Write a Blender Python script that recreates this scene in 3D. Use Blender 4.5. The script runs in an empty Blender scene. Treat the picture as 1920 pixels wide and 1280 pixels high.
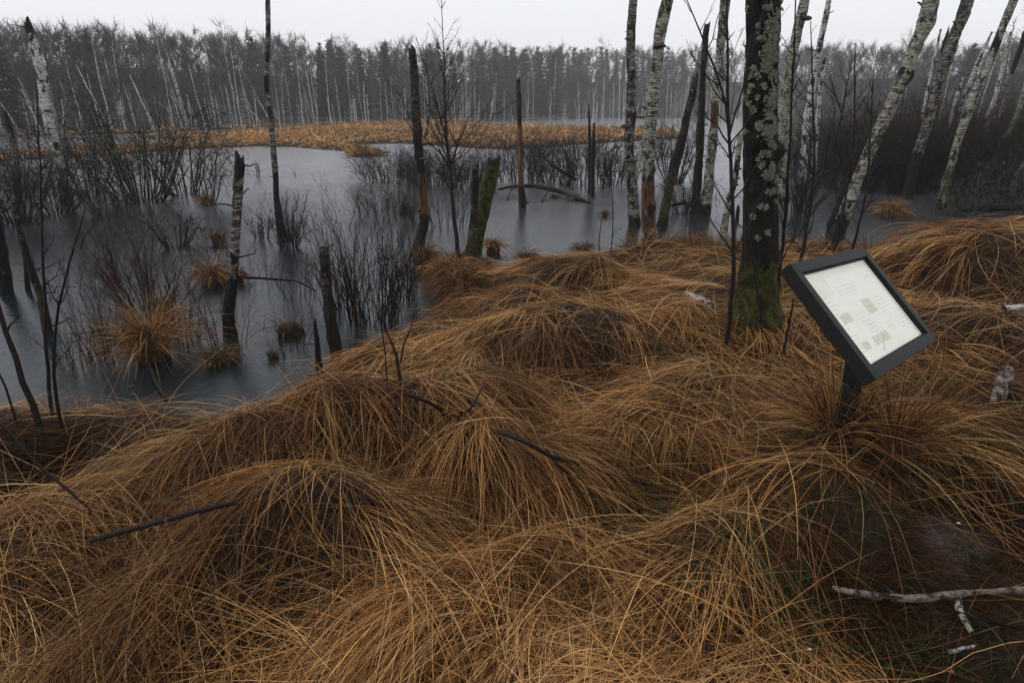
import bpy, math, random
import numpy as np
from mathutils import Vector, Matrix

# ---------------------------------------------------------------- camera, world, sun, exposure
scene = bpy.context.scene
PITCH = math.radians(19.9); CAM_H = 2.1; FPX = 1200.0
cam_data = bpy.data.cameras.new('camera'); cam_data.sensor_width = 36.0; cam_data.lens = 22.5
cam_data.clip_start = 0.05; cam_data.clip_end = 4000
cam = bpy.data.objects.new('camera', cam_data); scene.collection.objects.link(cam)
cam.location = (0, 0, CAM_H); cam.rotation_euler = (math.pi/2 - PITCH, 0, 0)
scene.camera = cam

world = bpy.data.worlds.new("World"); scene.world = world; world.use_nodes = True
wn = world.node_tree.nodes; wl = world.node_tree.links
for n in list(wn): wn.remove(n)
SUN_EL, SUN_AZ = math.radians(48), math.radians(250)
sky = wn.new('ShaderNodeTexSky'); sky.sky_type = 'NISHITA'; sky.sun_disc = False
sky.sun_elevation = SUN_EL; sky.sun_rotation = SUN_AZ; sky.air_density = 1.0; sky.dust_density = 4.0
cover = wn.new('ShaderNodeMix'); cover.data_type = 'RGBA'; cover.inputs[0].default_value = 0.9
cover.inputs[7].default_value = (12.6, 12.75, 13.1, 1)      # closed cloud cover
bg = wn.new('ShaderNodeBackground'); bg.inputs[1].default_value = 0.086
wo = wn.new('ShaderNodeOutputWorld')
wl.new(sky.outputs[0], cover.inputs[6]); wl.new(cover.outputs[2], bg.inputs[0]); wl.new(bg.outputs[0], wo.inputs[0])

sd = bpy.data.lights.new('sun', 'SUN'); sd.energy = 1.2; sd.angle = math.radians(25); sd.color = (1, 0.96, 0.9)
so = bpy.data.objects.new('sun', sd); scene.collection.objects.link(so)
# light arrives from the left and slightly in front of the camera
so.rotation_euler = (Vector((-0.80, 0.12, 0.72))).to_track_quat('Z', 'Y').to_euler()

vs = scene.view_settings
scene.display_settings.display_device = 'sRGB'
vs.view_transform = 'Standard'; vs.look = 'None'; vs.exposure = 0.0; vs.gamma = 1.0; vs.use_curve_mapping = False
cy = scene.cycles
cy.max_bounces = 5; cy.diffuse_bounces = 1; cy.glossy_bounces = 3; cy.transparent_max_bounces = 8; cy.volume_bounces = 0
cy.use_denoising = True

# ---------------------------------------------------------------- picture <-> place
CP, SP = math.cos(PITCH), math.sin(PITCH)
def ray(px, py):
    x = (px - 960)/FPX; y = (640 - py)/FPX
    return np.array([x, CP + y*SP, -SP + y*CP])
CAM = np.array([0, 0, CAM_H]); FWD = np.array([0, CP, -SP])
def onz(px, py, z=0.0):
    d = ray(px, py); return CAM + d*((z - CAM_H)/d[2])
def ony(px, py, Y):
    d = ray(px, py); return CAM + d*(Y/d[1])
def depth(p): return float((np.asarray(p) - CAM) @ FWD)
def pxm(p): return depth(p)/FPX          # metres per picture pixel at p
def to_px(P):
    Q = np.asarray(P) - CAM
    dz = Q @ FWD; up = np.array([0, SP, CP])
    return 960 + Q[..., 0]/dz*FPX, 640 - (Q @ up)/dz*FPX, dz

RNG = np.random.default_rng(7)
def unit(v):
    return v/np.maximum(np.linalg.norm(v, axis=-1, keepdims=True), 1e-9)
def _hash(i, j, k):
    h = (i*374761393 + j*668265263 + k*2147483647 + 1274126177) & 0xffffffff
    h = ((h ^ (h >> 13))*1274126177) & 0xffffffff
    return ((h ^ (h >> 16)) & 0xffff)/65535.0
def vnoise(P):
    P = np.asarray(P, float); I = np.floor(P).astype(np.int64); F = P - I; F = F*F*(3 - 2*F)
    out = 0
    for a in (0, 1):
        wa = F[..., 0] if a else 1 - F[..., 0]
        for b in (0, 1):
            wb = F[..., 1] if b else 1 - F[..., 1]
            for c in (0, 1):
                wc = F[..., 2] if c else 1 - F[..., 2]
                out = out + wa*wb*wc*_hash(I[..., 0]+a, I[..., 1]+b, I[..., 2]+c)
    return out*2 - 1
def n2(x, y, s=1.0, seed=0.0):
    x = np.asarray(x, float); y = np.asarray(y, float)
    return vnoise(np.stack([x*s + seed*7.3, y*s - seed*3.1, np.full_like(x*y, seed + .37)], -1))

# ---------------------------------------------------------------- mesh building
def mesh(name, V, F, attrs=None, smooth=True):
    me = bpy.data.meshes.new(name)
    V = np.asarray(V, np.float32).reshape(-1, 3)
    if not isinstance(F, (list, tuple)): F = [F]
    F = [np.asarray(f, np.int32) for f in F if len(f)]
    nl = sum(f.size for f in F); nf = sum(len(f) for f in F)
    me.vertices.add(len(V)); me.vertices.foreach_set('co', V.ravel())
    me.loops.add(nl); me.loops.foreach_set('vertex_index', np.concatenate([f.ravel() for f in F]))
    me.polygons.add(nf)
    tot = np.concatenate([np.full(len(f), f.shape[1], np.int32) for f in F])
    me.polygons.foreach_set('loop_start', np.concatenate([[0], np.cumsum(tot)[:-1]]).astype(np.int32))
    me.update(calc_edges=True)
    me.polygons.foreach_set('use_smooth', np.full(nf, smooth))
    for k, a in (attrs or {}).items():
        a = np.asarray(a, np.float32)
        if a.ndim == 1:
            at = me.attributes.new(k, 'FLOAT', 'POINT'); at.data.foreach_set('value', a)
        else:
            if a.shape[1] == 3: a = np.concatenate([a, np.ones((len(a), 1), np.float32)], 1)
            at = me.attributes.new(k, 'FLOAT_COLOR', 'POINT'); at.data.foreach_set('color', np.ascontiguousarray(a).ravel())
    return me

class MB:
    """collects vertex / face arrays"""
    def __init__(s): s.V = []; s.F = {3: [], 4: []}; s.A = {}; s.n = 0
    def add(s, V, F, **attrs):
        V = np.asarray(V, float).reshape(-1, 3)
        for f in (F if isinstance(F, list) else [F]):
            if len(f): f = np.asarray(f); s.F[f.shape[1]].append(f + s.n)
        for k, a in attrs.items():
            a = np.asarray(a, float)
            s.A.setdefault(k, []).append(a)
        s.V.append(V); s.n += len(V)
    def build(s, name, mat=None, parent=None, loc=None, smooth=True):
        V = np.concatenate(s.V)
        if loc is not None: V = V - np.asarray(loc)
        me = mesh(name, V, [np.concatenate(s.F[k]) for k in (3, 4) if s.F[k]], {k: np.concatenate(a) for k, a in s.A.items()}, smooth)
        if mat: me.materials.append(mat)
        return link(name, me, parent, None if parent is not None else loc)

def link(name, data, parent=None, loc=None):
    o = bpy.data.objects.new(name, data); scene.collection.objects.link(o)
    if parent is not None: o.parent = parent
    elif loc is not None: o.location = tuple(loc)
    return o
def tag(o, label=None, cat=None, group=None, kind=None):
    if label: o['label'] = label
    if cat: o['category'] = cat
    if group: o['group'] = group
    if kind: o['kind'] = kind
    return o
def thing(name, label, cat, loc, group=None):
    return tag(link(name, None, None, loc), label, cat, group)
def copy_tree(o, parent=None):
    c = o.copy(); scene.collection.objects.link(c)
    if parent is not None: c.parent = parent
    for ch in list(o.children): copy_tree(ch, c)
    return c

def tubes(P, R, sides=3, rng=RNG):
    """P (M,n,3) centre lines, R (M,n) radii"""
    P = np.asarray(P, float); R = np.asarray(R, float); M, n, _ = P.shape
    T = np.empty_like(P); T[:, 1:-1] = P[:, 2:] - P[:, :-2]; T[:, 0] = P[:, 1] - P[:, 0]; T[:, -1] = P[:, -1] - P[:, -2]
    T = unit(T)
    ref = unit(rng.normal(size=(M, 1, 3)))
    ref = ref - (ref*T[:, n//2:n//2+1]).sum(-1, keepdims=True)*T[:, n//2:n//2+1]
    A = unit(np.cross(T, ref)); B = np.cross(T, A)
    th = np.arange(sides)/sides*2*math.pi
    V = P[:, :, None] + R[:, :, None, None]*(np.cos(th)[:, None]*A[:, :, None] + np.sin(th)[:, None]*B[:, :, None])
    base = (np.arange(M)*n*sides)[:, None, None] + (np.arange(n-1)*sides)[None, :, None]
    k = np.arange(sides)[None, None]; k2 = (k + 1) % sides
    F = np.stack([base + k, base + k2, base + sides + k2, base + sides + k], -1).reshape(-1, 4)
    return V.reshape(-1, 3), F
def ribbons(P, W, rng=RNG, ref=None):
    P = np.asarray(P, float); W = np.asarray(W, float); M, n, _ = P.shape
    T = np.empty_like(P); T[:, 1:-1] = P[:, 2:] - P[:, :-2]; T[:, 0] = P[:, 1] - P[:, 0]; T[:, -1] = P[:, -1] - P[:, -2]
    T = unit(T)
    if ref is None: ref = unit(rng.normal(size=(M, 1, 3)))
    S = unit(np.cross(T, ref))
    V = np.stack([P - S*W[:, :, None]*.5, P + S*W[:, :, None]*.5], 2)
    b = (np.arange(M)*n*2)[:, None] + (np.arange(n-1)*2)[None]
    F = np.stack([b, b+1, b+3, b+2], -1).reshape(-1, 4)
    return V.reshape(-1, 3), F

# ---------------------------------------------------------------- materials
class NT:
    def __init__(s, name):
        s.m = bpy.data.materials.new(name); s.m.use_nodes = True
        s.n = s.m.node_tree.nodes; s.l = s.m.node_tree.links
        s.b = s.n['Principled BSDF']; s.b.inputs['Roughness'].default_value = .8
    def node(s, t, **kw):
        x = s.n.new(t)
        for k, v in kw.items(): setattr(x, k, v)
        return x
    def put(s, sock, v):
        if hasattr(v, 'is_output') or isinstance(v, bpy.types.NodeSocket): s.l.new(v, sock)
        else: sock.default_value = v
    def coord(s, which='Object', scale=(1, 1, 1)):
        tc = s.node('ShaderNodeTexCoord'); mp = s.node('ShaderNodeMapping'); mp.inputs['Scale'].default_value = scale
        s.l.new(tc.outputs[which], mp.inputs[0]); return mp.outputs[0]
    def noise(s, vec, scale=5, detail=3, rough=.6, dist=0):
        x = s.node('ShaderNodeTexNoise'); x.inputs['Scale'].default_value = scale; x.inputs['Detail'].default_value = detail
        x.inputs['Roughness'].default_value = rough; x.inputs['Distortion'].default_value = dist
        s.l.new(vec, x.inputs['Vector']); return x.outputs['Fac']
    def ramp(s, fac, a, b, lo=0.0, hi=1.0):
        x = s.node('ShaderNodeMapRange'); x.inputs[1].default_value = a; x.inputs[2].default_value = b
        x.inputs[3].default_value = lo; x.inputs[4].default_value = hi; x.interpolation_type = 'SMOOTHSTEP'
        s.l.new(fac, x.inputs[0]); return x.outputs[0]
    def mix(s, f, a, b, mode='MIX'):
        x = s.node('ShaderNodeMix', data_type='RGBA', blend_type=mode)
        s.put(x.inputs[0], f)
        for k, v in ((6, a), (7, b)):
            s.put(x.inputs[k], v if not isinstance(v, tuple) else (*v, 1)[:4])
        return x.outputs[2]
    def math(s, op, a, b=0.0):
        x = s.node('ShaderNodeMath', operation=op); s.put(x.inputs[0], a); s.put(x.inputs[1], b); return x.outputs[0]
    def attr(s, name, out='Color'):
        x = s.node('ShaderNodeAttribute', attribute_name=name); return x.outputs[out]
    def bump(s, h, strength=.5, dist=.02):
        x = s.node('ShaderNodeBump'); x.inputs['Strength'].default_value = strength; x.inputs['Distance'].default_value = dist
        s.l.new(h, x.inputs['Height']); s.l.new(x.outputs[0], s.b.inputs['Normal'])
    def color(s, v): s.put(s.b.inputs['Base Color'], v if not isinstance(v, tuple) else (*v, 1)[:4])
    def set(s, k, v): s.put(s.b.inputs[k], v)

def bark_mat(name, light, dark, thr=(.42, .58), lich=(.30, .33, .22), lamt=.55, band=13, bump=.6):
    t = NT(name)
    c1 = t.coord('Object', (2.2, 2.2, band)); c2 = t.coord('Object', (1, 1, 1))
    c3 = t.coord('Object', (7, 7, 3.6))
    f = t.ramp(t.noise(c1, 1.6, 6, .72, 1.6), *thr)
    col = t.mix(f, dark, light)
    big = t.ramp(t.noise(c3, 1.2, 5, .7), .50, .57)                       # rough black fissured patches
    col = t.mix(big, col, tuple(x*.45 for x in dark))
    fine = t.noise(c2, 90, 3, .7)
    col = t.mix(.55, col, t.mix(fine, (.25, .25, .25), (1.3, 1.3, 1.3)), 'MULTIPLY')
    if lamt > 0:
        l = t.ramp(t.noise(c2, 11, 6, .75, .6), lamt, lamt + .06)
        col = t.mix(l, col, t.mix(t.noise(c2, 60, 3), tuple(x*.55 for x in lich), tuple(x*1.3 for x in lich)))
    z = t.node('ShaderNodeSeparateColor'); t.l.new(t.attr('zone'), z.inputs[0])
    rag = t.math('MULTIPLY', t.math('SUBTRACT', t.noise(t.coord('Object', (26, 26, 7)), 1.3, 5, .7, .4), .5), 1.7)
    zz = [t.ramp(t.math('ADD', z.outputs[i], t.math('MULTIPLY', rag, t.math('MINIMUM', t.math('MULTIPLY', z.outputs[i], 3.0), 1.0))), .32, .60) for i in range(3)]
    wood = t.mix(t.ramp(t.noise(t.coord('Object', (16, 16, 1.8)), 1.3, 5, .75), .35, .62), (.012, .008, .006), (.12, .058, .028))
    col = t.mix(zz[0], col, wood)
    mossc = t.mix(t.ramp(t.noise(c2, 13, 6, .8), .38, .62), (.006, .007, .003), (.062, .060, .012))
    col = t.mix(zz[2], col, mossc)
    wet = t.mix(t.noise(c2, 25, 4, .7), (.004, .0035, .003), (.018, .014, .012))
    col = t.mix(zz[1], col, wet)
    t.color(col)
    h = t.math('ADD', t.noise(c3, 3, 6, .75), t.noise(c2, 45, 4, .7))
    t.bump(h, bump, .02); t.set('Roughness', .7); t.set('Specular IOR Level', .15)
    return t.m
M = {}
M['birch'] = bark_mat('birch bark', (.54, .52, .50), (.05, .04, .04), (.38, .52), lamt=.60)
M['birch_lichen'] = bark_mat('lichened birch bark', (.38, .36, .33), (.035, .03, .028), (.42, .58), (.20, .215, .13), .52)
M['old_birch'] = bark_mat('dirty fallen birch bark', (.26, .20, .18), (.025, .018, .015), (.40, .56), (.16, .17, .11), .58)
M['grey_birch'] = bark_mat('weathered birch bark', (.27, .245, .22), (.03, .025, .024), (.45, .6), (.16, .175, .11), .56)
M['dark_bark'] = bark_mat('dark wet bark', (.020, .016, .015), (.004, .0035, .0035), (.40, .65), (.12, .13, .09), .64, band=5, bump=1.0)
M['snag'] = bark_mat('dead snag bark', (.065, .050, .041), (.010, .008, .007), (.42, .6), (.13, .14, .085), .57, band=10)

def twig_mat(name, a, b, lich=None):
    t = NT(name); c = t.coord('Object')
    col = t.mix(t.noise(c, 6, 3), a, b)
    if lich: col = t.mix(t.ramp(t.noise(c, 9, 4, .7), .52, .60), col, lich)
    t.color(col); t.set('Roughness', .5); t.set('Specular IOR Level', .15); return t.m
M['twig'] = twig_mat('wet dark twigs', (.006, .005, .005), (.024, .019, .017))
M['twig_red'] = twig_mat('reddish willow twigs', (.012, .007, .007), (.045, .016, .014))
M['twig_thicket'] = twig_mat('thicket twigs', (.009, .007, .007), (.036, .020, .017))
M['twig_lichen'] = twig_mat('lichened twigs', (.006, .005, .005), (.022, .018, .017), (.09, .10, .07))
M['twig_brown'] = twig_mat('brown sapling bark', (.010, .007, .006), (.030, .018, .014))

def attr_mat(name, rough=.5, trans=0.0, spec=.5):
    t = NT(name); t.color(t.attr('col')); t.set('Roughness', rough); t.set('Specular IOR Level', spec)
    if trans:
        tr = t.node('ShaderNodeBsdfTranslucent'); t.l.new(t.attr('col'), tr.inputs[0])
        mx = t.node('ShaderNodeMixShader'); mx.inputs[0].default_value = trans
        t.l.new(t.b.outputs[0], mx.inputs[1]); t.l.new(tr.outputs[0], mx.inputs[2])
        t.l.new(mx.outputs[0], t.n['Material Output'].inputs[0])
    return t.m
M['grass'] = attr_mat('bleached grass blades', .5, .05, .06)
M['crown'] = attr_mat('bare crown twigs', .9, 0, .2)

# ground
t = NT('peat ground'); c = t.coord('Object')
col = t.mix(t.noise(c, 3, 6, .7), (.012, .009, .007), (.055, .036, .022))
col = t.mix(t.ramp(t.noise(c, 1.1, 5, .65), .52, .66), col, (.03, .035, .012))
litter = t.mix(t.noise(t.coord('Object', (1, 1, 1)), 60, 4, .7), (.03, .018, .010), (.16, .10, .055))
col = t.mix(t.ramp(t.noise(c, 7, 4, .7), .42, .6), col, litter)
t.color(t.mix(1.0, col, (.26, .24, .22), 'MULTIPLY')); t.set('Roughness', .9); t.set('Specular IOR Level', .15); t.bump(t.noise(c, 30, 6, .75), .8, .03); M['ground'] = t.m
# water: rain-dulled thin ice on black peat water
t = NT('dull icy swamp water'); c = t.coord('Object')
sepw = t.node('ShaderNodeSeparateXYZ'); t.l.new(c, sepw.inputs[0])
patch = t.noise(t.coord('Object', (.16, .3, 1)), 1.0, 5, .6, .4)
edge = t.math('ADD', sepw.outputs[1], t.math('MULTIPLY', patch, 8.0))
ice = t.ramp(edge, 14.0, 34.0)  # ice film by distance; far reflected brightness is partly put into its diffuse colour
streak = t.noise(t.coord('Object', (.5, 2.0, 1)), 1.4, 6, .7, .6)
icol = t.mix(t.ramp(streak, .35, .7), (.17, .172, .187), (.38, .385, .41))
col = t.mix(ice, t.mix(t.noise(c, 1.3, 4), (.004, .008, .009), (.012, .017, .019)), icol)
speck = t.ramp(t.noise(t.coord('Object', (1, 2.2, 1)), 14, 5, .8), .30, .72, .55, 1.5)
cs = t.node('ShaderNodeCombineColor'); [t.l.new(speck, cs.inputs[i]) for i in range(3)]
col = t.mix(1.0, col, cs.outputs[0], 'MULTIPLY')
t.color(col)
t.set('Roughness', .9); t.set('Specular IOR Level', 0.0)
wf = t.node('ShaderNodeFresnel'); wf.inputs[0].default_value = 1.33; wg = t.node('ShaderNodeBsdfGlossy'); wg.inputs[0].default_value = (.80, .81, .85, 1)
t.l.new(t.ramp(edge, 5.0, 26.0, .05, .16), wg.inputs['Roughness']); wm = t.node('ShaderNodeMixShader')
t.l.new(wf.outputs[0], wm.inputs[0]); t.l.new(t.b.outputs[0], wm.inputs[1]); t.l.new(wg.outputs[0], wm.inputs[2]); t.l.new(wm.outputs[0], t.n['Material Output'].inputs[0])
rip = t.math('ADD', t.noise(t.coord('Object', (1, 1.6, 1)), 9, 4, .6), t.math('MULTIPLY', t.noise(c, 55, 3, .7), .35))
t.bump(rip, .20, .03); bn = [x for x in t.n if x.type == 'BUMP'][0]; t.l.new(bn.outputs[0], wg.inputs['Normal']); t.l.new(bn.outputs[0], wf.inputs['Normal']); M['water'] = t.m

# ---------------------------------------------------------------- terrain
BANK_PX = [(-700, 790), (-400, 770), (0, 768), (200, 768), (330, 790), (430, 800), (510, 775), (575, 745), (600, 700), (635, 662),
           (700, 628), (780, 606), (850, 594), (885, 575), (850, 548), (822, 515), (830, 486), (880, 474), (950, 494), (1010, 492),
           (1060, 485), (1110, 480), (1180, 478), (1230, 470), (1400, 464), (1480, 468), (1560, 474), (1650, 478),
           (1750, 472), (1830, 440), (1880, 415), (1930, 398), (2100, 385), (2500, 385)]
bank = [tuple(onz(x, y, .12)[:2]) for x, y in BANK_PX]
bank += [(40, 10), (40, -25), (-25, -25), (-25, 3.5)]
def px_poly(L, z=.1): return [tuple(onz(x, y, z)[:2]) for x, y in L]
ISL = [px_poly([(560, 241), (700, 233), (900, 233), (1050, 238), (1170, 241), (1270, 246), (1275, 256), (1160, 262), (1060, 272), (960, 278),
                (840, 273), (760, 266), (640, 271), (560, 275), (460, 268), (420, 262), (520, 256)]),
       px_poly([(-400, 312), (-400, 284), (0, 283), (120, 277), (260, 270), (400, 262), (480, 263), (460, 272), (330, 278), (200, 288), (90, 293), (0, 298)]),
       px_poly([(270, 257), (420, 249), (560, 244), (560, 254), (400, 259), (300, 260)]),
       px_poly([(575, 271), (630, 269), (690, 276), (720, 283), (650, 282), (600, 277)]),
       px_poly([(640, 286), (700, 284), (735, 289), (660, 291)])]
FAR_PX = [(-900, 300), (-400, 264), (0, 254), (200, 250), (400, 242), (600, 234), (800, 228), (960, 224), (1060, 223), (1100, 220.5), (1300, 220.5),
          (1460, 223), (1500, 262), (1560, 300), (1640, 335), (1740, 352), (1830, 358), (1930, 352), (2200, 345), (2700, 345)]
far_poly = px_poly(FAR_PX, .1) + [(300, 60), (1500, 900), (1500, 3000), (-1500, 3000), (-1500, 200)]

def sdf(px, py, poly):
    poly = np.asarray(poly, float); x = np.asarray(px, float); y = np.asarray(py, float)
    d = np.full(x.shape, 1e18); ins = np.zeros(x.shape, bool)
    for i in range(len(poly)):
        a = poly[i]; b = poly[(i + 1) % len(poly)]; e = b - a
        wx, wy = x - a[0], y - a[1]; q = np.clip((wx*e[0] + wy*e[1])/(e @ e), 0, 1)
        d = np.minimum(d, (wx - e[0]*q)**2 + (wy - e[1]*q)**2)
        if abs(e[1]) > 1e-12:
            c = ((a[1] > y) != (b[1] > y)) & (x < a[0] + e[0]*(y - a[1])/e[1]); ins ^= c
    return np.where(ins, np.sqrt(d), -np.sqrt(d))

# tussock mounds of the bank: crest pixel, crest height, rx, ry, rot
MOUNDS = [
 (530, 912, .66, .62, .30, .75, 'broad straw-coloured grass mound nearest the camera, its long blades combed down to the left'),
 (430, 815, .58, .40, .30, .5, 'rounded grass mound directly behind the nearest mound, at the edge of the water'),
 (640, 745, .58, .40, .38, 0, 'steep grass mound at the waterline below the sawn post, dark cavity in its near face'),
 (180, 775, .52, .95, .40, .1, 'long low grass hummock on the left bank below the black bare stems'),
 (850, 725, .52, .62, .32, .5, 'grass mound beside the Y-shaped black sapling, behind the fallen dark branch'),
 (1060, 590, .52, .95, .45, .3, 'wide grass mound whose blades fall like a fountain in the middle of the bank'),
 (930, 812, .48, .55, .30, -.6, 'grass mound with blades hanging steeply over the dark hollow'),
 (1085, 496, .42, .60, .35, 0, 'low grass mound with a pointed crest by the open water at the bank tip'),
 (1320, 585, .42, .7, .45, 0, 'grass hummock left of the thick mossy trunk, around the white birch log'),
 (1560, 880, .52, .42, .36, .5, 'shaggy upright grass tussock at the foot of the sign post'),
 (1350, 1005, .40, .24, .30, .5, 'grass tuft in front of the dark green hollow, pale long stems standing out of it'),
 (1890, 435, .85, 1.1, .9, 0, 'high grass hummock on the right where the bank meets the log'),
 (1760, 600, .44, 1.0, .6, 0, 'matted grass hummock behind the sign frame'),
 (900, 1075, .42, .55, .30, .5, 'ridge of combed grass rising to the right from the central hollow'),
 (150, 960, .44, .50, .30, .2, 'flattened grass hummock on the left crossed by the thin dark arching stem'),
 (1250, 740, .38, .65, .30, .5, 'grass hummock with blades swept sideways, above the green patch'),
 (940, 545, .42, .50, .45, 0, 'shaggy grass mound to the right of the mossy cut stump'),
 (560, 1130, .34, .60, .34, .3, 'lower front slope of tangled crossing grass blades'),
]
MW = []
for (mx, my, mz, rx, ry, rot, lab) in MOUNDS:
    p = onz(mx, my, mz); MW.append((p[0], p[1], mz, rx, ry, rot))
HOLLOWS = [(840, 985, .26, .28), (1180, 935, .30, .20), (1760, 1010, .50, .10), (690, 880, .22, .27), (120, 875, .34, .30), (1640, 1150, .35, .12), (700, 1010, .12, .08), (1120, 760, .25, .10), (1480, 700, .3, .1), (1080, 1120, .2, .12), (1300, 890, .2, .12)]
HW = [(*onz(x, y, .3)[:2], r, d) for x, y, r, d in HOLLOWS]

FLAT = [(*onz(1800, 1010, .13)[:2], .34, .12), (*onz(150, 1215, .12)[:2], .20, .10)]
def bank_h(x, y):
    d = sdf(x, y, bank) + .06*n2(x, y, 2.2, 3)
    base = np.where(d > 0, .03 + .24*(1 - np.exp(-np.maximum(d, 0)/.35)), -.5*(1 - np.exp(np.minimum(d, 0)/.3)) + .03)
    ins = np.clip((d + .05)/.35, 0, 1); ins = ins*ins*(3 - 2*ins)
    m = np.zeros_like(base)
    for (cx, cy_, mz, rx, ry, rot) in MW:
        c, s = math.cos(rot), math.sin(rot)
        u = ((x - cx)*c + (y - cy_)*s)/rx; v = (-(x - cx)*s + (y - cy_)*c)/ry
        g = np.exp(-(u*u + v*v)**1.5)
        m = np.maximum(m, (mz - .24)*g) + .25*np.minimum(m, (mz - .24)*g)
    for (cx, cy_, r, dd) in HW:
        m = m - dd*np.exp(-(((x - cx)**2 + (y - cy_)**2)/r**2))
    lump = .085*n2(x, y, 1.9, 1) + .05*n2(x, y, 4.2, 2)
    h = base + ins*(m + lump)
    for (cx, cy_, r, z) in FLAT:
        w = np.exp(-(((x - cx)**2 + (y - cy_)**2)/r**2)**2); h = h*(1 - w) + w*(z + .5*(.085*n2(x, y, 3.0, 31) + .05*n2(x, y, 9.0, 32)))
    return h
def ground_h(x, y):
    x = np.asarray(x, float); y = np.asarray(y, float)
    h = np.full(np.broadcast(x, y).shape, -.6)
    near = (y < 20) & (x < 45) & (x > -30)
    if near.any(): h[near] = bank_h(x[near], y[near])
    far = y > 8
    if far.any():
        xf, yf = x[far], y[far]; hf = np.full(xf.shape, -.6)
        for k, P in enumerate(ISL):
            d = sdf(xf, yf, P) + 1.5*n2(xf, yf, .28, 5 + k)*np.clip(yf/60, .2, 1)
            hf = np.maximum(hf, np.clip(d*.35, -.6, .16) + .0)
        d = sdf(xf, yf, far_poly) + .8*n2(xf, yf, .3, 11)
        hill = np.clip((d - 15)/110, 0, 1); hill = hill*hill*(3 - 2*hill)*13.0*np.clip((yf - 40)/60, 0, 1)
        hf = np.maximum(hf, np.clip(d*.3, -.6, .22) + hill)
        h[far] = np.maximum(h[far], hf)
    return h

def graded(lo, hi, a, b, fine, mid_lo, mid_hi, mid):
    c = list(np.arange(a, b, fine)); s = fine; x = c[-1]
    while x < hi:
        s = s*1.12 if x > mid_hi else min(s*1.12, mid); x += s; c.append(x)
    s = fine; x = a
    while x > lo:
        s = s*1.12 if x < mid_lo else min(s*1.12, mid); x -= s; c.insert(0, x)
    return np.array(c)
gx = graded(-1500, 1500, -4.5, 7.5, .075, -70, 70, 1.2)
gy = graded(-60, 3000, .2, 10.5, .075, -3, 160, .8)
GX, GY = np.meshgrid(gx, gy); GZ = ground_h(GX.ravel(), GY.ravel())
V = np.stack([GX.ravel(), GY.ravel(), GZ], 1); nx, ny = len(gx), len(gy)
b = (np.arange(ny-1)*nx)[:, None] + np.arange(nx-1)[None]
F = np.stack([b, b+1, b+nx+1, b+nx], -1).reshape(-1, 4)
me = mesh('ground', V, F); me.materials.append(M['ground']); ground = tag(link('ground', me), kind='structure')
print('ground verts', len(V))

# quick lookup of the near bank
LX0, LX1, LY0, LY1, LS = -9.0, 14.0, .0, 15.0, .04
lx = np.arange(LX0, LX1, LS); ly = np.arange(LY0, LY1, LS)
_A, _B = np.meshgrid(lx, ly); LZ = bank_h(_A.ravel(), _B.ravel()).reshape(_A.shape)
def blur(A, k):
    for ax in (0, 1):
        c = np.cumsum(np.pad(A, [(k+1, k) if i == ax else (0, 0) for i in (0, 1)], mode='edge'), axis=ax)
        A = (np.take(c, range(2*k+1, c.shape[ax]), ax) - np.take(c, range(0, c.shape[ax]-2*k-1), ax))/(2*k+1)
    return A
LZS = blur(blur(LZ, 3), 3)
DGY, DGX = np.gradient(LZS, LS)
def look(A, x, y):
    u = np.clip((x - LX0)/LS, 0, len(lx) - 1.01); v = np.clip((y - LY0)/LS, 0, len(ly) - 1.01)
    i = u.astype(int); j = v.astype(int); fu = u - i; fv = v - j
    return A[j, i]*(1-fu)*(1-fv) + A[j, i+1]*fu*(1-fv) + A[j+1, i]*(1-fu)*fv + A[j+1, i+1]*fu*fv
def gz(x, y): return float(ground_h(np.array([float(x)]), np.array([float(y)]))[0])

# water sheet
s = 1500
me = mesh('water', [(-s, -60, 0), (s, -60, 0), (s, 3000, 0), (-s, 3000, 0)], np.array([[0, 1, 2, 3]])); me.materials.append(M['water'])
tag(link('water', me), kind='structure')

# drizzle haze
hz = MB(); x0, x1, y0, y1, z0, z1 = -330, 330, -30, 420, -1.6, 45
c = [(x0, y0, z0), (x1, y0, z0), (x1, y1, z0), (x0, y1, z0), (x0, y0, z1), (x1, y0, z1), (x1, y1, z1), (x0, y1, z1)]
hz.add(c, np.array([[3, 2, 1, 0], [4, 5, 6, 7], [0, 1, 5, 4], [1, 2, 6, 5], [2, 3, 7, 6], [3, 0, 4, 7]]))
hm = bpy.data.materials.new('drizzle haze'); hm.use_nodes = True; hn = hm.node_tree
for n in list(hn.nodes): hn.nodes.remove(n)
ho = hn.nodes.new('ShaderNodeOutputMaterial'); pv = hn.nodes.new('ShaderNodeVolumePrincipled')
pv.inputs['Color'].default_value = (.95, .965, 1.0, 1); pv.inputs['Density'].default_value = .00095
hn.links.new(pv.outputs[0], ho.inputs['Volume'])
tag(hz.build('haze', hm, smooth=False), kind='stuff')

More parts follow.
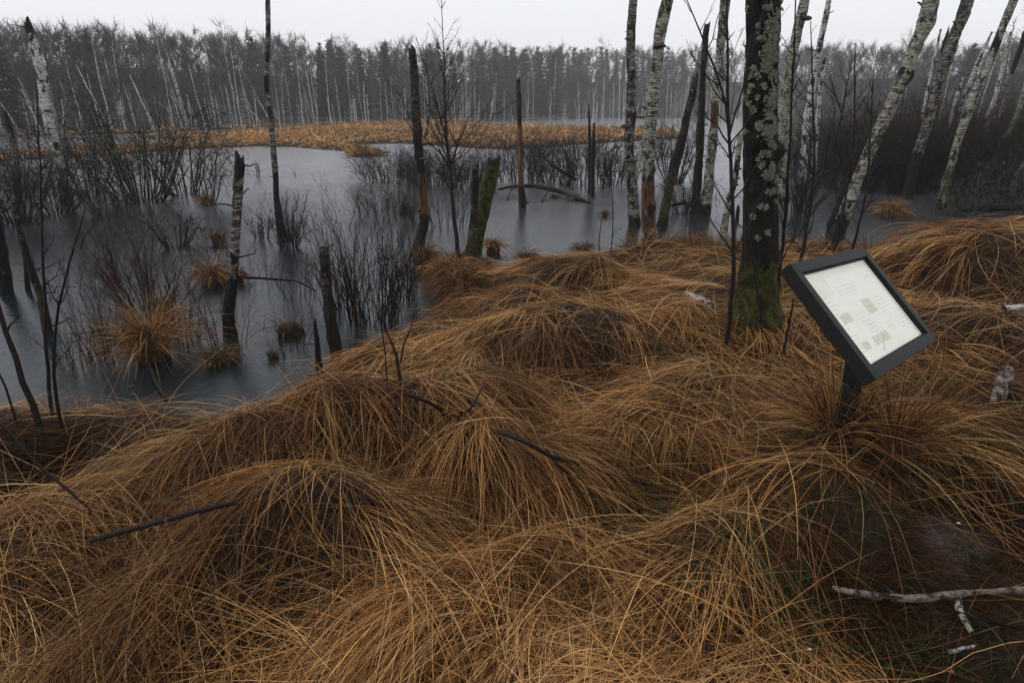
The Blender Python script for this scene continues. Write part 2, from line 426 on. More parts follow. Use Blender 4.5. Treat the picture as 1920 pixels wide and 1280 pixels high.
# ---------------------------------------------------------------- far forest
def rvec(n, rng=RNG): return unit(rng.normal(size=(n, 3)))
def bare_tree_geo(H, seed, lean=.0, n_limb=16, n_twig=260, crown0=.3, spread=.28, tw=.035, trunk_r=.13, up=.9):
    """trunk arrays and crown arrays of a leafless tree"""
    rng = np.random.default_rng(seed)
    n = 7; t = np.linspace(0, 1, n)
    wob = np.cumsum(rng.normal(size=(n, 2))*.02*H*.5, 0)*t[:, None]
    P = np.stack([wob[:, 0] + lean*H*t, wob[:, 1], t*H*.96 - .3], 1)
    R = trunk_r*(1 - .88*t)
    tr = MB(); V, F = tubes(P[None], R[None], 5, rng); tr.add(V, F)
    cr = MB()
    s = rng.uniform(crown0, .97, n_limb); az = rng.uniform(0, 6.28, n_limb)
    o = np.stack([np.interp(s, t, P[:, k]) for k in range(3)], 1)
    L = H*spread*(1.15 - s)*rng.uniform(.7, 1.3, n_limb) + H*.05
    d = unit(np.stack([np.cos(az), np.sin(az), rng.uniform(.5, 1.3, n_limb)*up], 1))
    q = np.linspace(0, 1, 4)[None, :, None]
    LP = o[:, None] + d[:, None]*L[:, None, None]*q + np.array([0, 0, 1])*(q**2)*L[:, None, None]*.35*up
    LP[:, 1:] += rng.normal(size=LP[:, 1:].shape)*.03*L[:, None, None]
    V, F = tubes(LP, (trunk_r*.30*(1 - s*.6))[:, None]*np.array([1, .75, .5, .2])[None], 3, rng); cr.add(V, F)
    # twigs: single tapering slivers
    i = rng.integers(0, n_limb, n_twig); u = rng.uniform(.25, 1, n_twig)
    a = np.clip((u*3).astype(int), 0, 2); fr = (u*3 - a)[:, None]
    o2 = LP[i, a]*(1 - fr) + LP[i, a+1]*fr
    d2 = unit(d[i] + rvec(n_twig, rng)*.9 + np.array([0, 0, .35*up]))
    l2 = H*rng.uniform(.05, .14, n_twig)
    tips = o2 + d2*l2[:, None]; mid = o2 + d2*l2[:, None]*.5 + rvec(n_twig, rng)*l2[:, None]*.12
    S = unit(np.cross(d2, rvec(n_twig, rng)))*tw*.5
    V = np.stack([o2 - S, o2 + S, mid + S*.7, mid - S*.7, tips], 1).reshape(-1, 3)
    b = np.arange(n_twig)*5
    cr.add(V, [np.stack([b, b+1, b+2, b+3], 1), np.stack([b+3, b+2, b+4], 1)])
    return tr, cr
def spruce_geo(H, seed, w=.2, n_wh=15, nb=9):
    rng = np.random.default_rng(seed)
    tr = MB(); t = np.linspace(0, 1, 4); P = np.stack([t*0, t*0, t*H - .3], 1)
    V, F = tubes(P[None], (.15*(1 - .95*t))[None], 5, rng); tr.add(V, F)
    cr = MB()
    for k in range(n_wh):
        s = .14 + .84*k/n_wh; R = H*w*(1 - s)**.85 + .15
        az = rng.uniform(0, 6.28) + np.arange(nb)/nb*6.28 + rng.normal(size=nb)*.25
        L = R*rng.uniform(.7, 1.2, nb); z = s*H + rng.normal(size=nb)*.15
        d = np.stack([np.cos(az), np.sin(az), -.35 + .25*s + 0*az], 1); sd_ = np.stack([-np.sin(az), np.cos(az), 0*az], 1)
        o = np.stack([0*az, 0*az, z], 1); tip = o + d*L[:, None]
        m = o + d*L[:, None]*.5; wd = (L*.26)[:, None]
        V = np.stack([o, m - sd_*wd + [0, 0, -.22*1], m + sd_*wd + [0, 0, -.22*1], tip, m - [0, 0, .5]], 1).reshape(-1, 3)
        b = np.arange(nb)*5
        cr.add(V, np.concatenate([np.stack([b, b+1, b+4], 1), np.stack([b, b+4, b+2], 1), np.stack([b+1, b+3, b+4], 1), np.stack([b+4, b+3, b+2], 1)]))
        # ragged side sprays
        m2 = nb*3; i = rng.integers(0, nb, m2); u = rng.uniform(.3, 1, m2)[:, None]
        o3 = o[i] + d[i]*L[i][:, None]*u; e = unit(sd_[i]*rng.choice([-1, 1], m2)[:, None] + d[i]*.6 + [0, 0, -.35])*rng.uniform(.25, .6, m2)[:, None]
        S = np.array([0, 0, .05])
        V = np.stack([o3 - S, o3 + S, o3 + e], 1).reshape(-1, 3); cr.add(V, np.arange(m2*3).reshape(-1, 3))
    return tr, cr

def simple_mat(name, a, b, rough=.9, scale=1.5):
    t = NT(name); c = t.coord('Object')
    oi = t.node('ShaderNodeObjectInfo')
    col = t.mix(t.noise(c, scale, 4, .6), a, b)
    k = t.ramp(oi.outputs['Random'], 0, 1, .75, 1.25)
    cc = t.node('ShaderNodeCombineColor'); [t.l.new(k, cc.inputs[i]) for i in range(3)]
    col = t.mix(1.0, col, cc.outputs[0], 'MULTIPLY'); t.color(col); t.set('Roughness', rough); t.set('Specular IOR Level', .2)
    return t.m
M['far_trunk'] = simple_mat('far grey trunks', (.020, .018, .017), (.05, .044, .040))
M['far_twig'] = simple_mat('far bare twigs', (.028, .021, .0185), (.052, .039, .033), scale=.4)
M['far_spruce'] = simple_mat('far spruce needles', (.008, .013, .010), (.020, .028, .019), scale=2)
M['far_birch'] = bark_mat('far birch bark', (.56, .54, .52), (.11, .10, .09), (.20, .34), lamt=0, band=3, bump=.2)
M['far_birch_twig'] = simple_mat('far birch twigs', (.10, .085, .075), (.20, .18, .16))

BT = []
for k in range(6):
    H = [11, 12, 13, 10, 14, 12][k]
    tr, cr = bare_tree_geo(H, 40 + k, n_limb=24, n_twig=560, crown0=.18 if k % 2 else .3, spread=.28, tw=.045)
    BT.append((H, tr, cr))
BTM = [(H, *bare_tree_geo(H, 140 + k, n_limb=12, n_twig=330, crown0=.25, spread=.29, tw=.055)) for k, H in enumerate([11, 12, 13, 10, 14, 12])]
ST = [(H, *spruce_geo(H, 80 + k, .17 + .03*k)) for k, H in enumerate([12, 14, 13])]
BIT = [(H, *bare_tree_geo(H, 60 + k, n_limb=10, n_twig=110, crown0=.5, spread=.14, tw=.035, trunk_r=.11)) for k, H in enumerate([10, 12, 9])]

def shore_y(px):
    xs = [p[0] for p in FAR_PX]; ys = [p[1] for p in FAR_PX]; return float(np.interp(px, xs, ys))
EDGE_X = [-900, -400, 0, 200, 400, 600, 800, 960, 1100, 1300, 1460, 1560, 1700, 1900, 2300, 2900]
EDGE_Y = [292, 262, 251, 247, 240, 232, 226.5, 223.5, 220.0, 219.6, 220.5, 224, 228, 236, 252, 290]
TOP_Y = [20, 40, 48, 62, 72, 78, 88, 92, 94, 92, 96, 92, 90, 84, 60, 40]     # skyline of the wood in the photograph
def edge_pt(px): return onz(px, float(np.interp(px, EDGE_X, EDGE_Y)), .2)

protos = {}
def far_tree(kind, k, pos, h, label, cat, group, rz):
    key = (kind, k)
    src = {'bare': BT, 'spruce': ST, 'birch': BIT}[kind][k]
    mt = {'bare': ('far_trunk', 'far_twig'), 'spruce': ('far_trunk', 'far_spruce'), 'birch': ('far_birch', 'far_birch_twig')}[kind]
    if key not in protos:
        o = thing({'bare': 'leafless_tree', 'spruce': 'spruce_tree', 'birch': 'birch_tree'}[kind], label, cat, (0, 0, 0), group)
        src[1].build('trunk', M[mt[0]], o); src[2].build('crown', M[mt[1]], o)
        protos[key] = o
    else:
        o = copy_tree(protos[key]); tag(o, label, cat, group)
    sc = h/src[0]; o.location = tuple(pos); o.scale = (sc, sc, sc); o.rotation_euler = (0, 0, rz)
    return o
GL = {'bare': ('leafless grey tree in the wood across the swamp', 'tree', 'leafless trees of the far wood'),
      'spruce': ('dark conical spruce rising among the leafless trees of the far wood', 'tree', 'spruces of the far wood'),
      'birch': ('slender pale birch with a thin crown at the edge of the far wood', 'tree', 'thin birches at the edge of the far wood')}
rf = np.random.default_rng(5)
def tree_height(px, pos, jit):
    """height that reaches the wood's uneven skyline"""
    top = float(np.interp(px, EDGE_X, TOP_Y))
    q = ony(px, top, pos[1]); return max(5.0, (q[2] - pos[2])*jit)
n_ind = 0
mass = {'t': MB(), 'c': MB(), 's': MB()}
def add_mass(kind, k, pos, sc, rz):
    H, tr, cr = {'bare': BTM, 'spruce': ST}[kind][k]
    c, s = math.cos(rz), math.sin(rz); R = np.array([[c, -s, 0], [s, c, 0], [0, 0, 1]]).T*sc
    for src, dst in ((tr, mass['t']), (cr, mass['s' if kind == 'spruce' else 'c'])):
        V = np.concatenate(src.V) @ R + np.asarray(pos)
        dst.add(V, [np.concatenate(src.F[q]) for q in (3, 4) if src.F[q]])
# front rows one by one, the depth of the wood as one mass
for i in range(200):
    px = -330 + 2560*(i + rf.uniform(0, 1))/200
    e = edge_pt(px); d = rf.uniform(0, 14)
    dirv = unit(np.array([e[0], e[1]])); p = np.array([e[0] + dirv[0]*d, e[1] + dirv[1]*d])
    pos = (p[0], p[1], gz(p[0], p[1]) - .1)
    spr = rf.uniform() < (.22 if 520 < px < 1420 else .05)
    kind = 'spruce' if spr else 'bare'; k = int(rf.integers(0, 3 if spr else 6))
    h = tree_height(px, pos, rf.uniform(.74, 1.06))
    far_tree(kind, k, pos, h, *GL[kind], rf.uniform(0, 6.28)); n_ind += 1
for i in range(800):
    px = -500 + 2900*rf.uniform(); e = edge_pt(px); d = 12 + 90*rf.uniform()**1.3
    dirv = unit(np.array([e[0], e[1]])); p = np.array([e[0] + dirv[0]*d, e[1] + dirv[1]*d])
    pos = (p[0], p[1], gz(p[0], p[1]) - .2)
    spr = rf.uniform() < (.26 if 620 < px < 1420 else .06)
    kind = 'spruce' if spr else 'bare'; k = int(rf.integers(0, 3 if spr else 6))
    h = tree_height(px, pos, rf.uniform(.88, 1.12))
    if pos[2] + h < 6: continue
    add_mass(kind, k, pos, h/{'bare': BT, 'spruce': ST}[kind][k][0], rf.uniform(0, 6.28))
for nm, key, m in (('forest_trunks', 't', 'far_trunk'), ('forest_twigs', 'c', 'far_twig'), ('forest_needles', 's', 'far_spruce')):
    tag(mass[key].build(nm, M[m]), {'t': 'grey trunks deep inside the far wood', 'c': 'bare twig mass of the far wood', 's': 'dark spruce greenery deep inside the far wood'}[key], 'forest', None, 'stuff')
# thin birches that stand out of the skyline
for px, top, sky_label in ((40, 28, 'pale twiggy birch crown just above the black top of the leaning white snag'), (100, 42, 'birch rising above the far wood just right of the leaning white snag'),
        (210, 42, 'left one of two close birches above the far wood behind the big willow tangle'), (235, 45, 'right one of two close birches above the far wood behind the big willow tangle'),
        (326, 42, 'single airy birch above the skyline midway between white snag and tall thin birch'), (445, 32, 'tallest airy birch on the skyline, directly left of the tall thin birch'),
        (568, 60, 'birch above the skyline directly right of the tall thin birch'), (660, 62, 'birch above the skyline between tall thin birch and bark-covered dead trunk'),
        (1130, 70, 'pale birch crown above the spruces just left of the straight lichened birch'), (1690, 40, 'faint birch crown seen behind the strongly leaning birch'),
        (1760, 60, 'faint birch crown between the two thickest leaning birches'), (1830, 50, 'grey birch crown between the second and third leaning birches'),
        (1870, 20, 'tall grey birch crown crossed by the third leaning birch'), (1900, 5, 'highest birch crown, at the upper right edge above the thicket')):
    e = edge_pt(px); d = 4.0; dirv = unit(np.array([e[0], e[1]])); p = np.array([e[0] + dirv[0]*d, e[1] + dirv[1]*d])
    pos = (p[0], p[1], gz(*p) - .1); q = ony(px, top, pos[1])
    far_tree('birch', int(rf.integers(0, 3)), pos, q[2] - pos[2], sky_label, 'tree', 'birches above the skyline', rf.uniform(0, 6.28))

# pale broken birch poles along the far edge
POLES = [(5, 115, 50, 230, 3.4), (8, 155, 38, 238, 3.2), (32, 100, 38, 170, 2), (40, 140, 78, 240, 2.2), (55, 158, 78, 236, 2.4), (136, 108, 157, 232, 2.6), (132, 130, 150, 222, 2),
         (125, 180, 123, 236, 3.4), (170, 135, 193, 243, 3), (176, 188, 186, 240, 2.2), (196, 86, 208, 180, 3.4), (198, 95, 212, 225, 2.2), (236, 82, 228, 195, 2.6), (228, 195, 236, 236, 2.8),
         (256, 142, 256, 216, 2.2), (276, 120, 293, 204, 3), (283, 130, 290, 204, 2), (326, 92, 356, 229, 2.8), (328, 120, 353, 229, 2.2), (338, 178, 352, 230, 2.2), (360, 184, 361, 232, 3),
         (366, 112, 386, 226, 1.8), (385, 105, 404, 238, 2.2), (392, 140, 415, 232, 1.8), (408, 70, 414, 210, 1.8), (408, 180, 418, 228, 2), (434, 150, 440, 225, 1.6), (447, 60, 453, 220, 2.2),
         (452, 120, 470, 232, 2.4), (445, 150, 456, 228, 2), (470, 142, 478, 222, 2), (478, 110, 495, 165, 1.6), (516, 104, 511, 165, 2.4), (525, 200, 527, 228, 2), (584, 130, 593, 226, 2),
         (598, 128, 596, 215, 1.6), (618, 110, 619, 222, 1.8), (620, 178, 623, 225, 2.6)]
for i in range(125):
    px = rf.uniform(560, 1420); hgt = rf.choice([30, 45, 60, 80, 105], p=[.25, .3, .22, .15, .08])*rf.uniform(.8, 1.2)
    yb = float(np.interp(px, EDGE_X, EDGE_Y)) + rf.uniform(-1.5, 1); POLES.append((px - (960 - px)*.012 + rf.normal()*3 , yb - hgt, px, yb, rf.uniform(.8, 1.8)))
for i in range(40):
    px = rf.uniform(-300, 620); yb = float(np.interp(px, EDGE_X, EDGE_Y)) - rf.uniform(0, 6); hgt = rf.uniform(40, 110)
    POLES.append((px - hgt*rf.uniform(.05, .28), yb - hgt, px, yb, rf.uniform(1.0, 1.8)))
for i, (xt, yt, xb, yb, w) in enumerate(POLES):
    sh_ = max(0, float(np.interp(xb, EDGE_X, EDGE_Y)) + rf.uniform(.4, 3.0) - yb); yb += sh_; yt += sh_*.5; xt -= sh_*.8*(1 if xb < 700 else 0)
    b = onz(xb, yb, .1); Y = b[1]; n = 7; t = np.linspace(0, 1, n)
    P = np.array([ony(xb + (xt - xb)*q, yb + (yt - yb)*q, Y) for q in t]); P[0, 2] -= .3
    P[1:, 0] += np.cumsum(rf.normal(size=n-1))*.05; r = w*pxm(b)*.46
    mb = MB(); V, F = tubes(P[None], (r*np.linspace(1.15, .6, n))[None], 6, rf); mb.add(V, F, zone=np.zeros((len(V), 3)))
    if rf.uniform() < .5:
        m2 = rf.integers(2, 6); s = rf.uniform(.5, .95, m2); o = np.stack([np.interp(s, t, P[:, k]) for k in range(3)], 1)
        d = unit(np.stack([rf.normal(size=m2), rf.normal(size=m2)*.6, rf.uniform(.4, 1.3, m2)], 1))*rf.uniform(.4, 1.4, m2)[:, None]
        LP = o[:, None] + d[:, None]*np.array([0, .5, 1])[None, :, None]
        V, F = tubes(LP, np.tile([r*.35, r*.25, r*.1], (m2, 1)), 3, rf); mb.add(V, F, zone=np.zeros((len(V), 3)))
    o = mb.build('birch_snag', M['far_birch'], None, b)
    tag(o, 'thin pale bare birch pole standing along the far edge of the swamp', 'dead tree', 'pale birch poles along the far shore')

# ---------------------------------------------------------------- meadow grass on the far islands
COLS = np.array([[.40, .208, .074], [.245, .098, .028], [.12, .040, .011], [.040, .0135, .005], [.48, .32, .15], [.13, .075, .036]])
def grass_cols(n, rng, w=(.30, .26, .18, .10, .08, .08), v=(.65, 1.2)):
    c = COLS[rng.choice(6, n, p=np.array(w)/sum(w))]*rng.uniform(*v, n)[:, None]
    return c
mg = MB()
def far_grass(poly, n, hh, ww, col=1.0):
    poly = np.asarray(poly); lo = poly.min(0); hi = poly.max(0); pts = []
    while sum(len(p) for p in pts) < n:
        q = rf.uniform(lo, np.minimum(hi, [110, 260]), (n*3, 2)); q = q[q[:, 0] > -110]
        d = ground_h(q[:, 0], q[:, 1]); q = q[(d > .02) & (d < 2.6) & (sdf(q[:, 0], q[:, 1], poly) > -1.0)]; pts.append(q)
        if len(q) == 0: return
    q = np.concatenate(pts)[:n]
    z = ground_h(q[:, 0], q[:, 1]); tone = np.clip(.5 + .9*n2(q[:, 0], q[:, 1], .25, 9), 0, 1)
    k = 6; o = np.repeat(np.stack([q[:, 0], q[:, 1], z], 1), k, 0); m = len(o)
    lump = np.repeat(.35 + 1.4*np.clip(n2(q[:, 0], q[:, 1], .55, 4) + .25, 0, 1), k)
    az = rf.uniform(0, 6.28, m); el = rf.uniform(.1, 1.2, m); L = hh*lump*rf.uniform(.6, 1.2, m)
    d = np.stack([np.cos(az)*np.cos(el), np.sin(az)*np.cos(el), np.sin(el)], 1)
    mid = o + d*L[:, None]*.55; tip = o + d*L[:, None] - np.array([0, 0, 1])*(L*.35)[:, None]*np.cos(el)[:, None]
    S = unit(np.cross(d, rvec(m, rf)))*ww*.5
    V = np.stack([o - S, o + S, mid + S, mid - S, tip], 1).reshape(-1, 3); b = np.arange(m)*5
    c = grass_cols(m, rf, (.32, .16, .08, .04, .34, .12))*(.9 + .7*np.repeat(tone, k))[:, None]*col
    mg.add(V, [np.stack([b, b+1, b+2, b+3], 1), np.stack([b+3, b+2, b+4], 1)], col=np.repeat(c, 5, 0))
far_grass(ISL[0], 5200, .50, .06); far_grass(ISL[1], 2200, .42, .045); far_grass(ISL[2], 1000, .5, .06); far_grass(ISL[3], 240, .3, .03); far_grass(ISL[4], 160, .3, .03)
strip = [(*edge_pt(x)[:2],) for x in (-300, 0, 200, 400, 600, 800, 1000, 1300, 1450)]
strip2 = [tuple(np.array(p)*.80) for p in strip[::-1]]
far_grass(strip + strip2, 3800, .45, .08, .8)
tag(mg.build('meadow_grass', M['grass']), 'orange dead grass covering the low islands in the middle of the swamp', 'grass', None, 'stuff')

# ---------------------------------------------------------------- trees standing in and beside the water
rt = np.random.default_rng(21)
def trunk_geo(C, R, zone, sides=16, rough=.10, seed=0, jag=0.0, step=.05, knots=3):
    """C (n,3) bottom->top centres; R radii; zone (n,3)"""
    rng = np.random.default_rng(seed)
    C = np.asarray(C, float); seg = np.linalg.norm(np.diff(C, axis=0), axis=1); s = np.concatenate([[0], np.cumsum(seg)])
    n = int(min(170, max(10, s[-1]/step))); q = np.linspace(0, s[-1], n)
    P = np.stack([np.interp(q, s, C[:, k]) for k in range(3)], 1)
    for _ in range(3): P[1:-1] = (P[:-2] + 2*P[1:-1] + P[2:])/4
    r = np.interp(q, s, R); Z = np.stack([np.interp(q, s, zone[:, k]) for k in range(3)], 1)
    T = unit(np.gradient(P, axis=0)); A = unit(np.cross(T, [0, 1, 0.01])); B = np.cross(T, A)
    th = np.arange(sides)/sides*2*math.pi
    dirs = np.cos(th)[None, :, None]*A[:, None] + np.sin(th)[None, :, None]*B[:, None]
    X = P[:, None] + dirs*r[:, None, None]
    sc = 1.0/np.maximum(r.mean(), .03)
    nz = vnoise(X*np.array([.9, .9, .55])*sc + seed*13.1)*.6 + vnoise(X*np.array([2.2, 2.2, 1.6])*sc + seed*3.7)*.5 + vnoise(X*4.5*sc + seed)*.25
    rr = r[:, None]*(1 + rough*nz)
    if step < .025:   # fissured bark
        rg_ = vnoise(X*np.array([26, 26, 4.5]) + 5) + .6*vnoise(X*np.array([50, 50, 11.])); rr = rr + r[:, None]*.055*np.abs(rg_)
    for _ in range(knots):
        k = rng.uniform(.1, .95)*n; a = rng.uniform(0, 6.28)
        dth = np.angle(np.exp(1j*(th - a)))
        rr = rr + r[:, None]*.28*np.exp(-((np.arange(n) - k)[:, None]/1.3)**2 - (dth[None]/.7)**2)
    X = P[:, None] + dirs*rr[..., None]
    if jag:
        jj = np.clip(.35 + .5*np.cos(th*1 + rng.uniform(0, 6)) + .35*np.sin(th*3 + rng.uniform(0, 6)) + rng.normal(size=sides)*.22, 0, 1.3)*jag; X[-1] += T[-1][None]*jj[:, None]; X[-2] += T[-1][None]*(jj*.3)[:, None]
    V = X.reshape(-1, 3); Zv = np.repeat(Z[:, None], sides, 1)
    side = rng.uniform(0, 6.28); m = .5 + .5*np.cos(th - side)
    zn = vnoise(X*np.array([1, 1, .5])*sc*1.2 + 31)
    for k in (0, 2): Zv[..., k] = np.clip(Zv[..., k]*1.2 + .35*zn, 0, 1)*(Zv[..., k] > .01)
    Zv[..., 1] = np.clip((Zv[..., 1]*1.5 - .25 + .4*zn)*1.8, 0, 1)*(Zv[..., 1] > .01)
    b = (np.arange(n-1)*sides)[:, None]; k = np.arange(sides)[None]; k2 = (k+1) % sides
    F = np.stack([b+k, b+k2, b+sides+k2, b+sides+k], -1).reshape(-1, 4)
    V = np.concatenate([V, [P[-1] - T[-1]*r[-1]*.5]]); c = len(V) - 1; k = np.arange(sides)
    F3 = np.stack([(n-1)*sides + k, (n-1)*sides + (k+1) % sides, np.full(sides, c)], 1)
    Zf = np.concatenate([Zv.reshape(-1, 3), [[1, 0, 0] if jag else Z[-1]]])
    return V, [F, F3], Zf, (P, r, T)

ZN = {'b': (0, 0, 0), 'o': (.8, 0, 0), 'k': (0, 1, 0), 'n': (0, .3, .42), 'm': (0, 0, .75), 'q': (.5, .4, 0), 'g': (0, 0, .5), 'd': (0, .55, 0)}
def bracket(parent, at, dirn, r, base):
    """shelf fungus: a half disc, thick at the bark"""
    d = unit(np.array([dirn[0], dirn[1], 0.])); s = np.array([-d[1], d[0], 0]); mb = MB(); n = 9
    a = np.linspace(-1.57, 1.57, n); rows = []
    for k, (q, z) in enumerate([(.0, .45), (.55, .42), (.9, .22), (1.0, 0), (.85, -.12), (0, -.18)]):
        rows.append(np.stack([at + (d*math.cos(x) + s*math.sin(x)*1.05)*r*q*(1 + .06*math.sin(3*x + k)) + np.array([0, 0, z*r]) for x in a]))
    V = np.concatenate(rows); F = []
    for i in range(5):
        for j in range(n-1): F.append((i*n + j, i*n + j + 1, (i+1)*n + j + 1, (i+1)*n + j))
    mb.add(V - base, np.array(F), col=np.tile([.045, .036, .03], (len(V), 1))); return mb.build('bracket_fungus', M['crown'], parent)

def stubs(P, r, T, n, L, rng, lo=.2, hi=1.0, rad=.22, up=.5):
    i = (rng.uniform(lo, hi, n)*(len(P)-1)).astype(int); az = rng.uniform(0, 6.28, n)
    d = unit(np.stack([np.cos(az), np.sin(az), rng.uniform(-.1, 1, n)*up], 1)); l = L*rng.uniform(.3, 1.4, n)
    Q = P[i][:, None] + d[:, None]*(r[i]*.7)[:, None, None] + d[:, None]*l[:, None, None]*np.array([0, .35, .7, 1])[None, :, None]
    Q[:, 2:] += rng.normal(size=Q[:, 2:].shape)*(.12*l)[:, None, None]
    return tubes(Q, (r[i]*rad)[:, None]*np.array([1, .8, .6, .35])[None], 5, rng)

def lichen(parent, P, r, base, spots, mat, rng, fl=.016):
    """crinkled foliose flakes; spots = (fraction up, azimuth, size m)"""
    Vs = []; Cs = []
    for (f, az, sz) in spots:
        i = f*(len(P)-1); c = P[int(i)]; rr = r[int(i)]
        m = int(120*(sz/.05)**1.6) + 20
        dz = rng.normal(size=m)*sz*.55; da = rng.normal(size=m)*sz*.45/rr
        a = az + da; z = c[2] + dz
        cc = np.stack([np.interp(z, P[:, 2], P[:, k]) for k in range(3)], 1)
        nrm = np.stack([np.cos(a), np.sin(a), 0*a], 1); tan = np.stack([-np.sin(a), np.cos(a), 0*a], 1); up = np.array([0, 0, 1.])
        o = cc + nrm*(rr*1.03 + rng.uniform(0, .012, m))[:, None]; o[:, 2] = z
        ph = rng.uniform(0, 6.28, m); s = fl*rng.uniform(.5, 1.3, m)
        u = tan*np.cos(ph)[:, None] + up*np.sin(ph)[:, None]; v = np.cross(nrm, u)
        lift = nrm*(s*rng.uniform(.15, .8, m))[:, None]
        q = [o + (u*math.cos(t) + v*math.sin(t))*(s*k)[:, None] + lift*w for t, k, w in ((0, 1, 1), (1.3, .8, .2), (2.6, 1, 1.2), (3.9, .7, .3), (5.2, 1, .8))]
        Vs.append(np.stack(q, 1).reshape(-1, 3)); Cs.append(np.repeat(np.array([[.150, .158, .118]])*rng.uniform(.45, 1.35, (m, 1)), 5, 0))
    V = np.concatenate(Vs) - base; b = np.arange(len(V)//5)*5
    mb = MB(); mb.add(V, [np.stack([b, b+1, b+2, b+3], 1), np.stack([b, b+3, b+4], 1)], col=np.concatenate(Cs))
    o = mb.build('lichen', M['crown'], parent, smooth=False); tag(o, kind='stuff', label='pale grey-green leafy lichen crusts'); return o

def trunk(name, label, cat, pts, mat, z0=0.0, jag=0.0, ext=0.0, rough=.10, knots=4, nst=3, stl=.12, fungi=(), lic=(), lean=0.0, dy=0.0, crown=False, sides=16, group=None, wscale=1.0, step=None):
    seed = int(rt.integers(1, 9999)); rng = np.random.default_rng(seed)
    pts = pts[::-1]
    b = onz(pts[0][0], pts[0][1], z0); Y = b[1]; C = []; R = []; Z = []
    h = abs(pts[0][1] - pts[-1][1]) + 1e-6
    for (x, y, w, z) in pts:
        p = ony(x, y, Y + lean*(pts[0][1] - y)/h); C.append(p); R.append(max(w*pxm(p)*.5*wscale, .006)); Z.append(ZN[z])
    C.insert(0, C[0] - np.array([(C[1]-C[0])[0]*.3, 0, .35])); R.insert(0, R[0]*1.05); Z.insert(0, Z[0])
    if ext:
        d = unit(C[-1] - C[-3]); d = unit(d + np.array([0, 0, .3]))
        for k in range(1, 5):
            C.append(C[-1] + d*ext/4 + rng.normal(size=3)*.03*ext/4); R.append(R[-1]*(.72 if crown else .82)); Z.append(Z[-1])
    C = np.array(C); R = np.array(R); Z = np.array(Z, float)
    V, F, Zf, (P, r, T) = trunk_geo(C, R, Z, sides, rough, seed, jag, step or max(.03, R.mean()*.4), knots)
    base = np.array([b[0], b[1], z0])
    root = thing(name, label, cat, base, group)
    mb = MB(); mb.add(V - base, F, zone=Zf)
    if nst:
        Vs, Fs = stubs(P, r, T, nst, stl, rng); mb.add(Vs - base, Fs, zone=np.tile([0, .7, 0], (len(Vs), 1)))
    tr = mb.build('trunk', mat, root)
    for (fx, fy, fr, sgn) in fungi:
        q = ony(fx, fy, Y + lean*(pts[0][1] - fy)/h); i = int(np.argmin(abs(P[:, 2] - q[2])))
        dirn = np.array([sgn, -.5, 0]); d = unit(dirn); bracket(root, P[i] + d*r[i]*.75, dirn, fr, base)
    if lic: lichen(root, P, r, base, lic, None, rng)
    if crown:
        H = 3.0; mb = MB(); m2 = 12
        Vs, Fs = stubs(P, r, T, m2, 1.1, rng, .72, 1.0, .3, 1.2); mb.add(Vs - base, Fs)
        i = rng.integers(int(len(P)*.75), len(P), 160); az = rng.uniform(0, 6.28, 160)
        d = unit(np.stack([np.cos(az), np.sin(az), rng.uniform(.1, 1.2, 160)], 1)); o = P[i] + d*rng.uniform(0, 1, (160, 1)); l = rng.uniform(.2, .8, 160)
        Q = o[:, None] + (d + rvec(160, rng)*.5)[:, None]*l[:, None, None]*np.array([0, .5, 1])[None, :, None]
        Vs, Fs = tubes(Q, np.tile([.008, .006, .003], (160, 1)), 3, rng); mb.add(Vs - base, Fs)
        mb.build('crown', M['twig'], root)
    return root, P, r

B = M['birch']; BL = M['birch_lichen']; GB = M['grey_birch']; DB = M['dark_bark']; SN = M['snag']
trunk('birch_snag', 'leaning white birch snag with a black split top, in brush at the left', 'dead tree',
      [(53, 47, 12, 'k'), (57, 62, 15, 'k'), (59, 66, 16, 'b'), (66, 95, 18, 'b'), (76, 122, 21, 'b'), (80, 150, 18, 'b'), (87, 200, 19, 'b'), (95, 240, 18, 'b'), (100, 260, 18, 'b'), (108, 290, 17, 'b'), (115, 325, 17, 'g'), (122, 350, 18, 'd'), (127, 385, 22, 'k')], B, jag=.16, nst=5, stl=.25)
trunk('thin_birch', 'tall thin pole-like birch with a black base, standing in the left water', 'tree',
      [(502, -6, 9, 'b'), (503, 60, 9, 'b'), (500, 130, 9, 'b'), (499, 160, 9, 'k'), (502, 180, 9, 'b'), (508, 220, 10, 'b'), (511, 260, 10, 'b'), (514, 300, 11, 'b'), (516, 318, 11, 'b'), (517, 330, 10, 'k'), (518, 370, 11, 'k'), (524, 410, 14, 'k'), (527, 440, 16, 'k')], GB, ext=1.5, nst=10, stl=.12, knots=6)
trunk('broken_birch', 'broken birch snag with a splintered dark red top, between the tussocks on the left', 'dead tree',
      [(449, 300, 15, 'k'), (450, 312, 20, 'k'), (449, 322, 18, 'k'), (447, 327, 18, 'd'), (447, 332, 18, 'b'), (446, 370, 17, 'b'), (443, 420, 17, 'b'), (440, 455, 18, 'b'), (440, 480, 17, 'd'), (438, 505, 16, 'b'), (434, 540, 20, 'd'), (430, 570, 22, 'd'), (428, 600, 20, 'd'), (433, 628, 24, 'k')], GB, jag=.09, nst=8, stl=.15, knots=6)
trunk('stump_post', 'short straight lichened trunk with a flat sawn top at the waterline', 'stump',
      [(607, 464, 18, 'b'), (609, 490, 19, 'b'), (613, 540, 19, 'b'), (619, 600, 21, 'd'), (628, 640, 23, 'd'), (632, 668, 24, 'k')], M['snag'], z0=.02, jag=.02, nst=2, stl=.03, rough=.05)
trunk('rotten_stake', 'small black rotten stake just left of the sawn post', 'stump', [(590, 603, 6, 'k'), (594, 640, 9, 'k'), (598, 692, 12, 'k')], DB, jag=.03, rough=.2, nst=1)
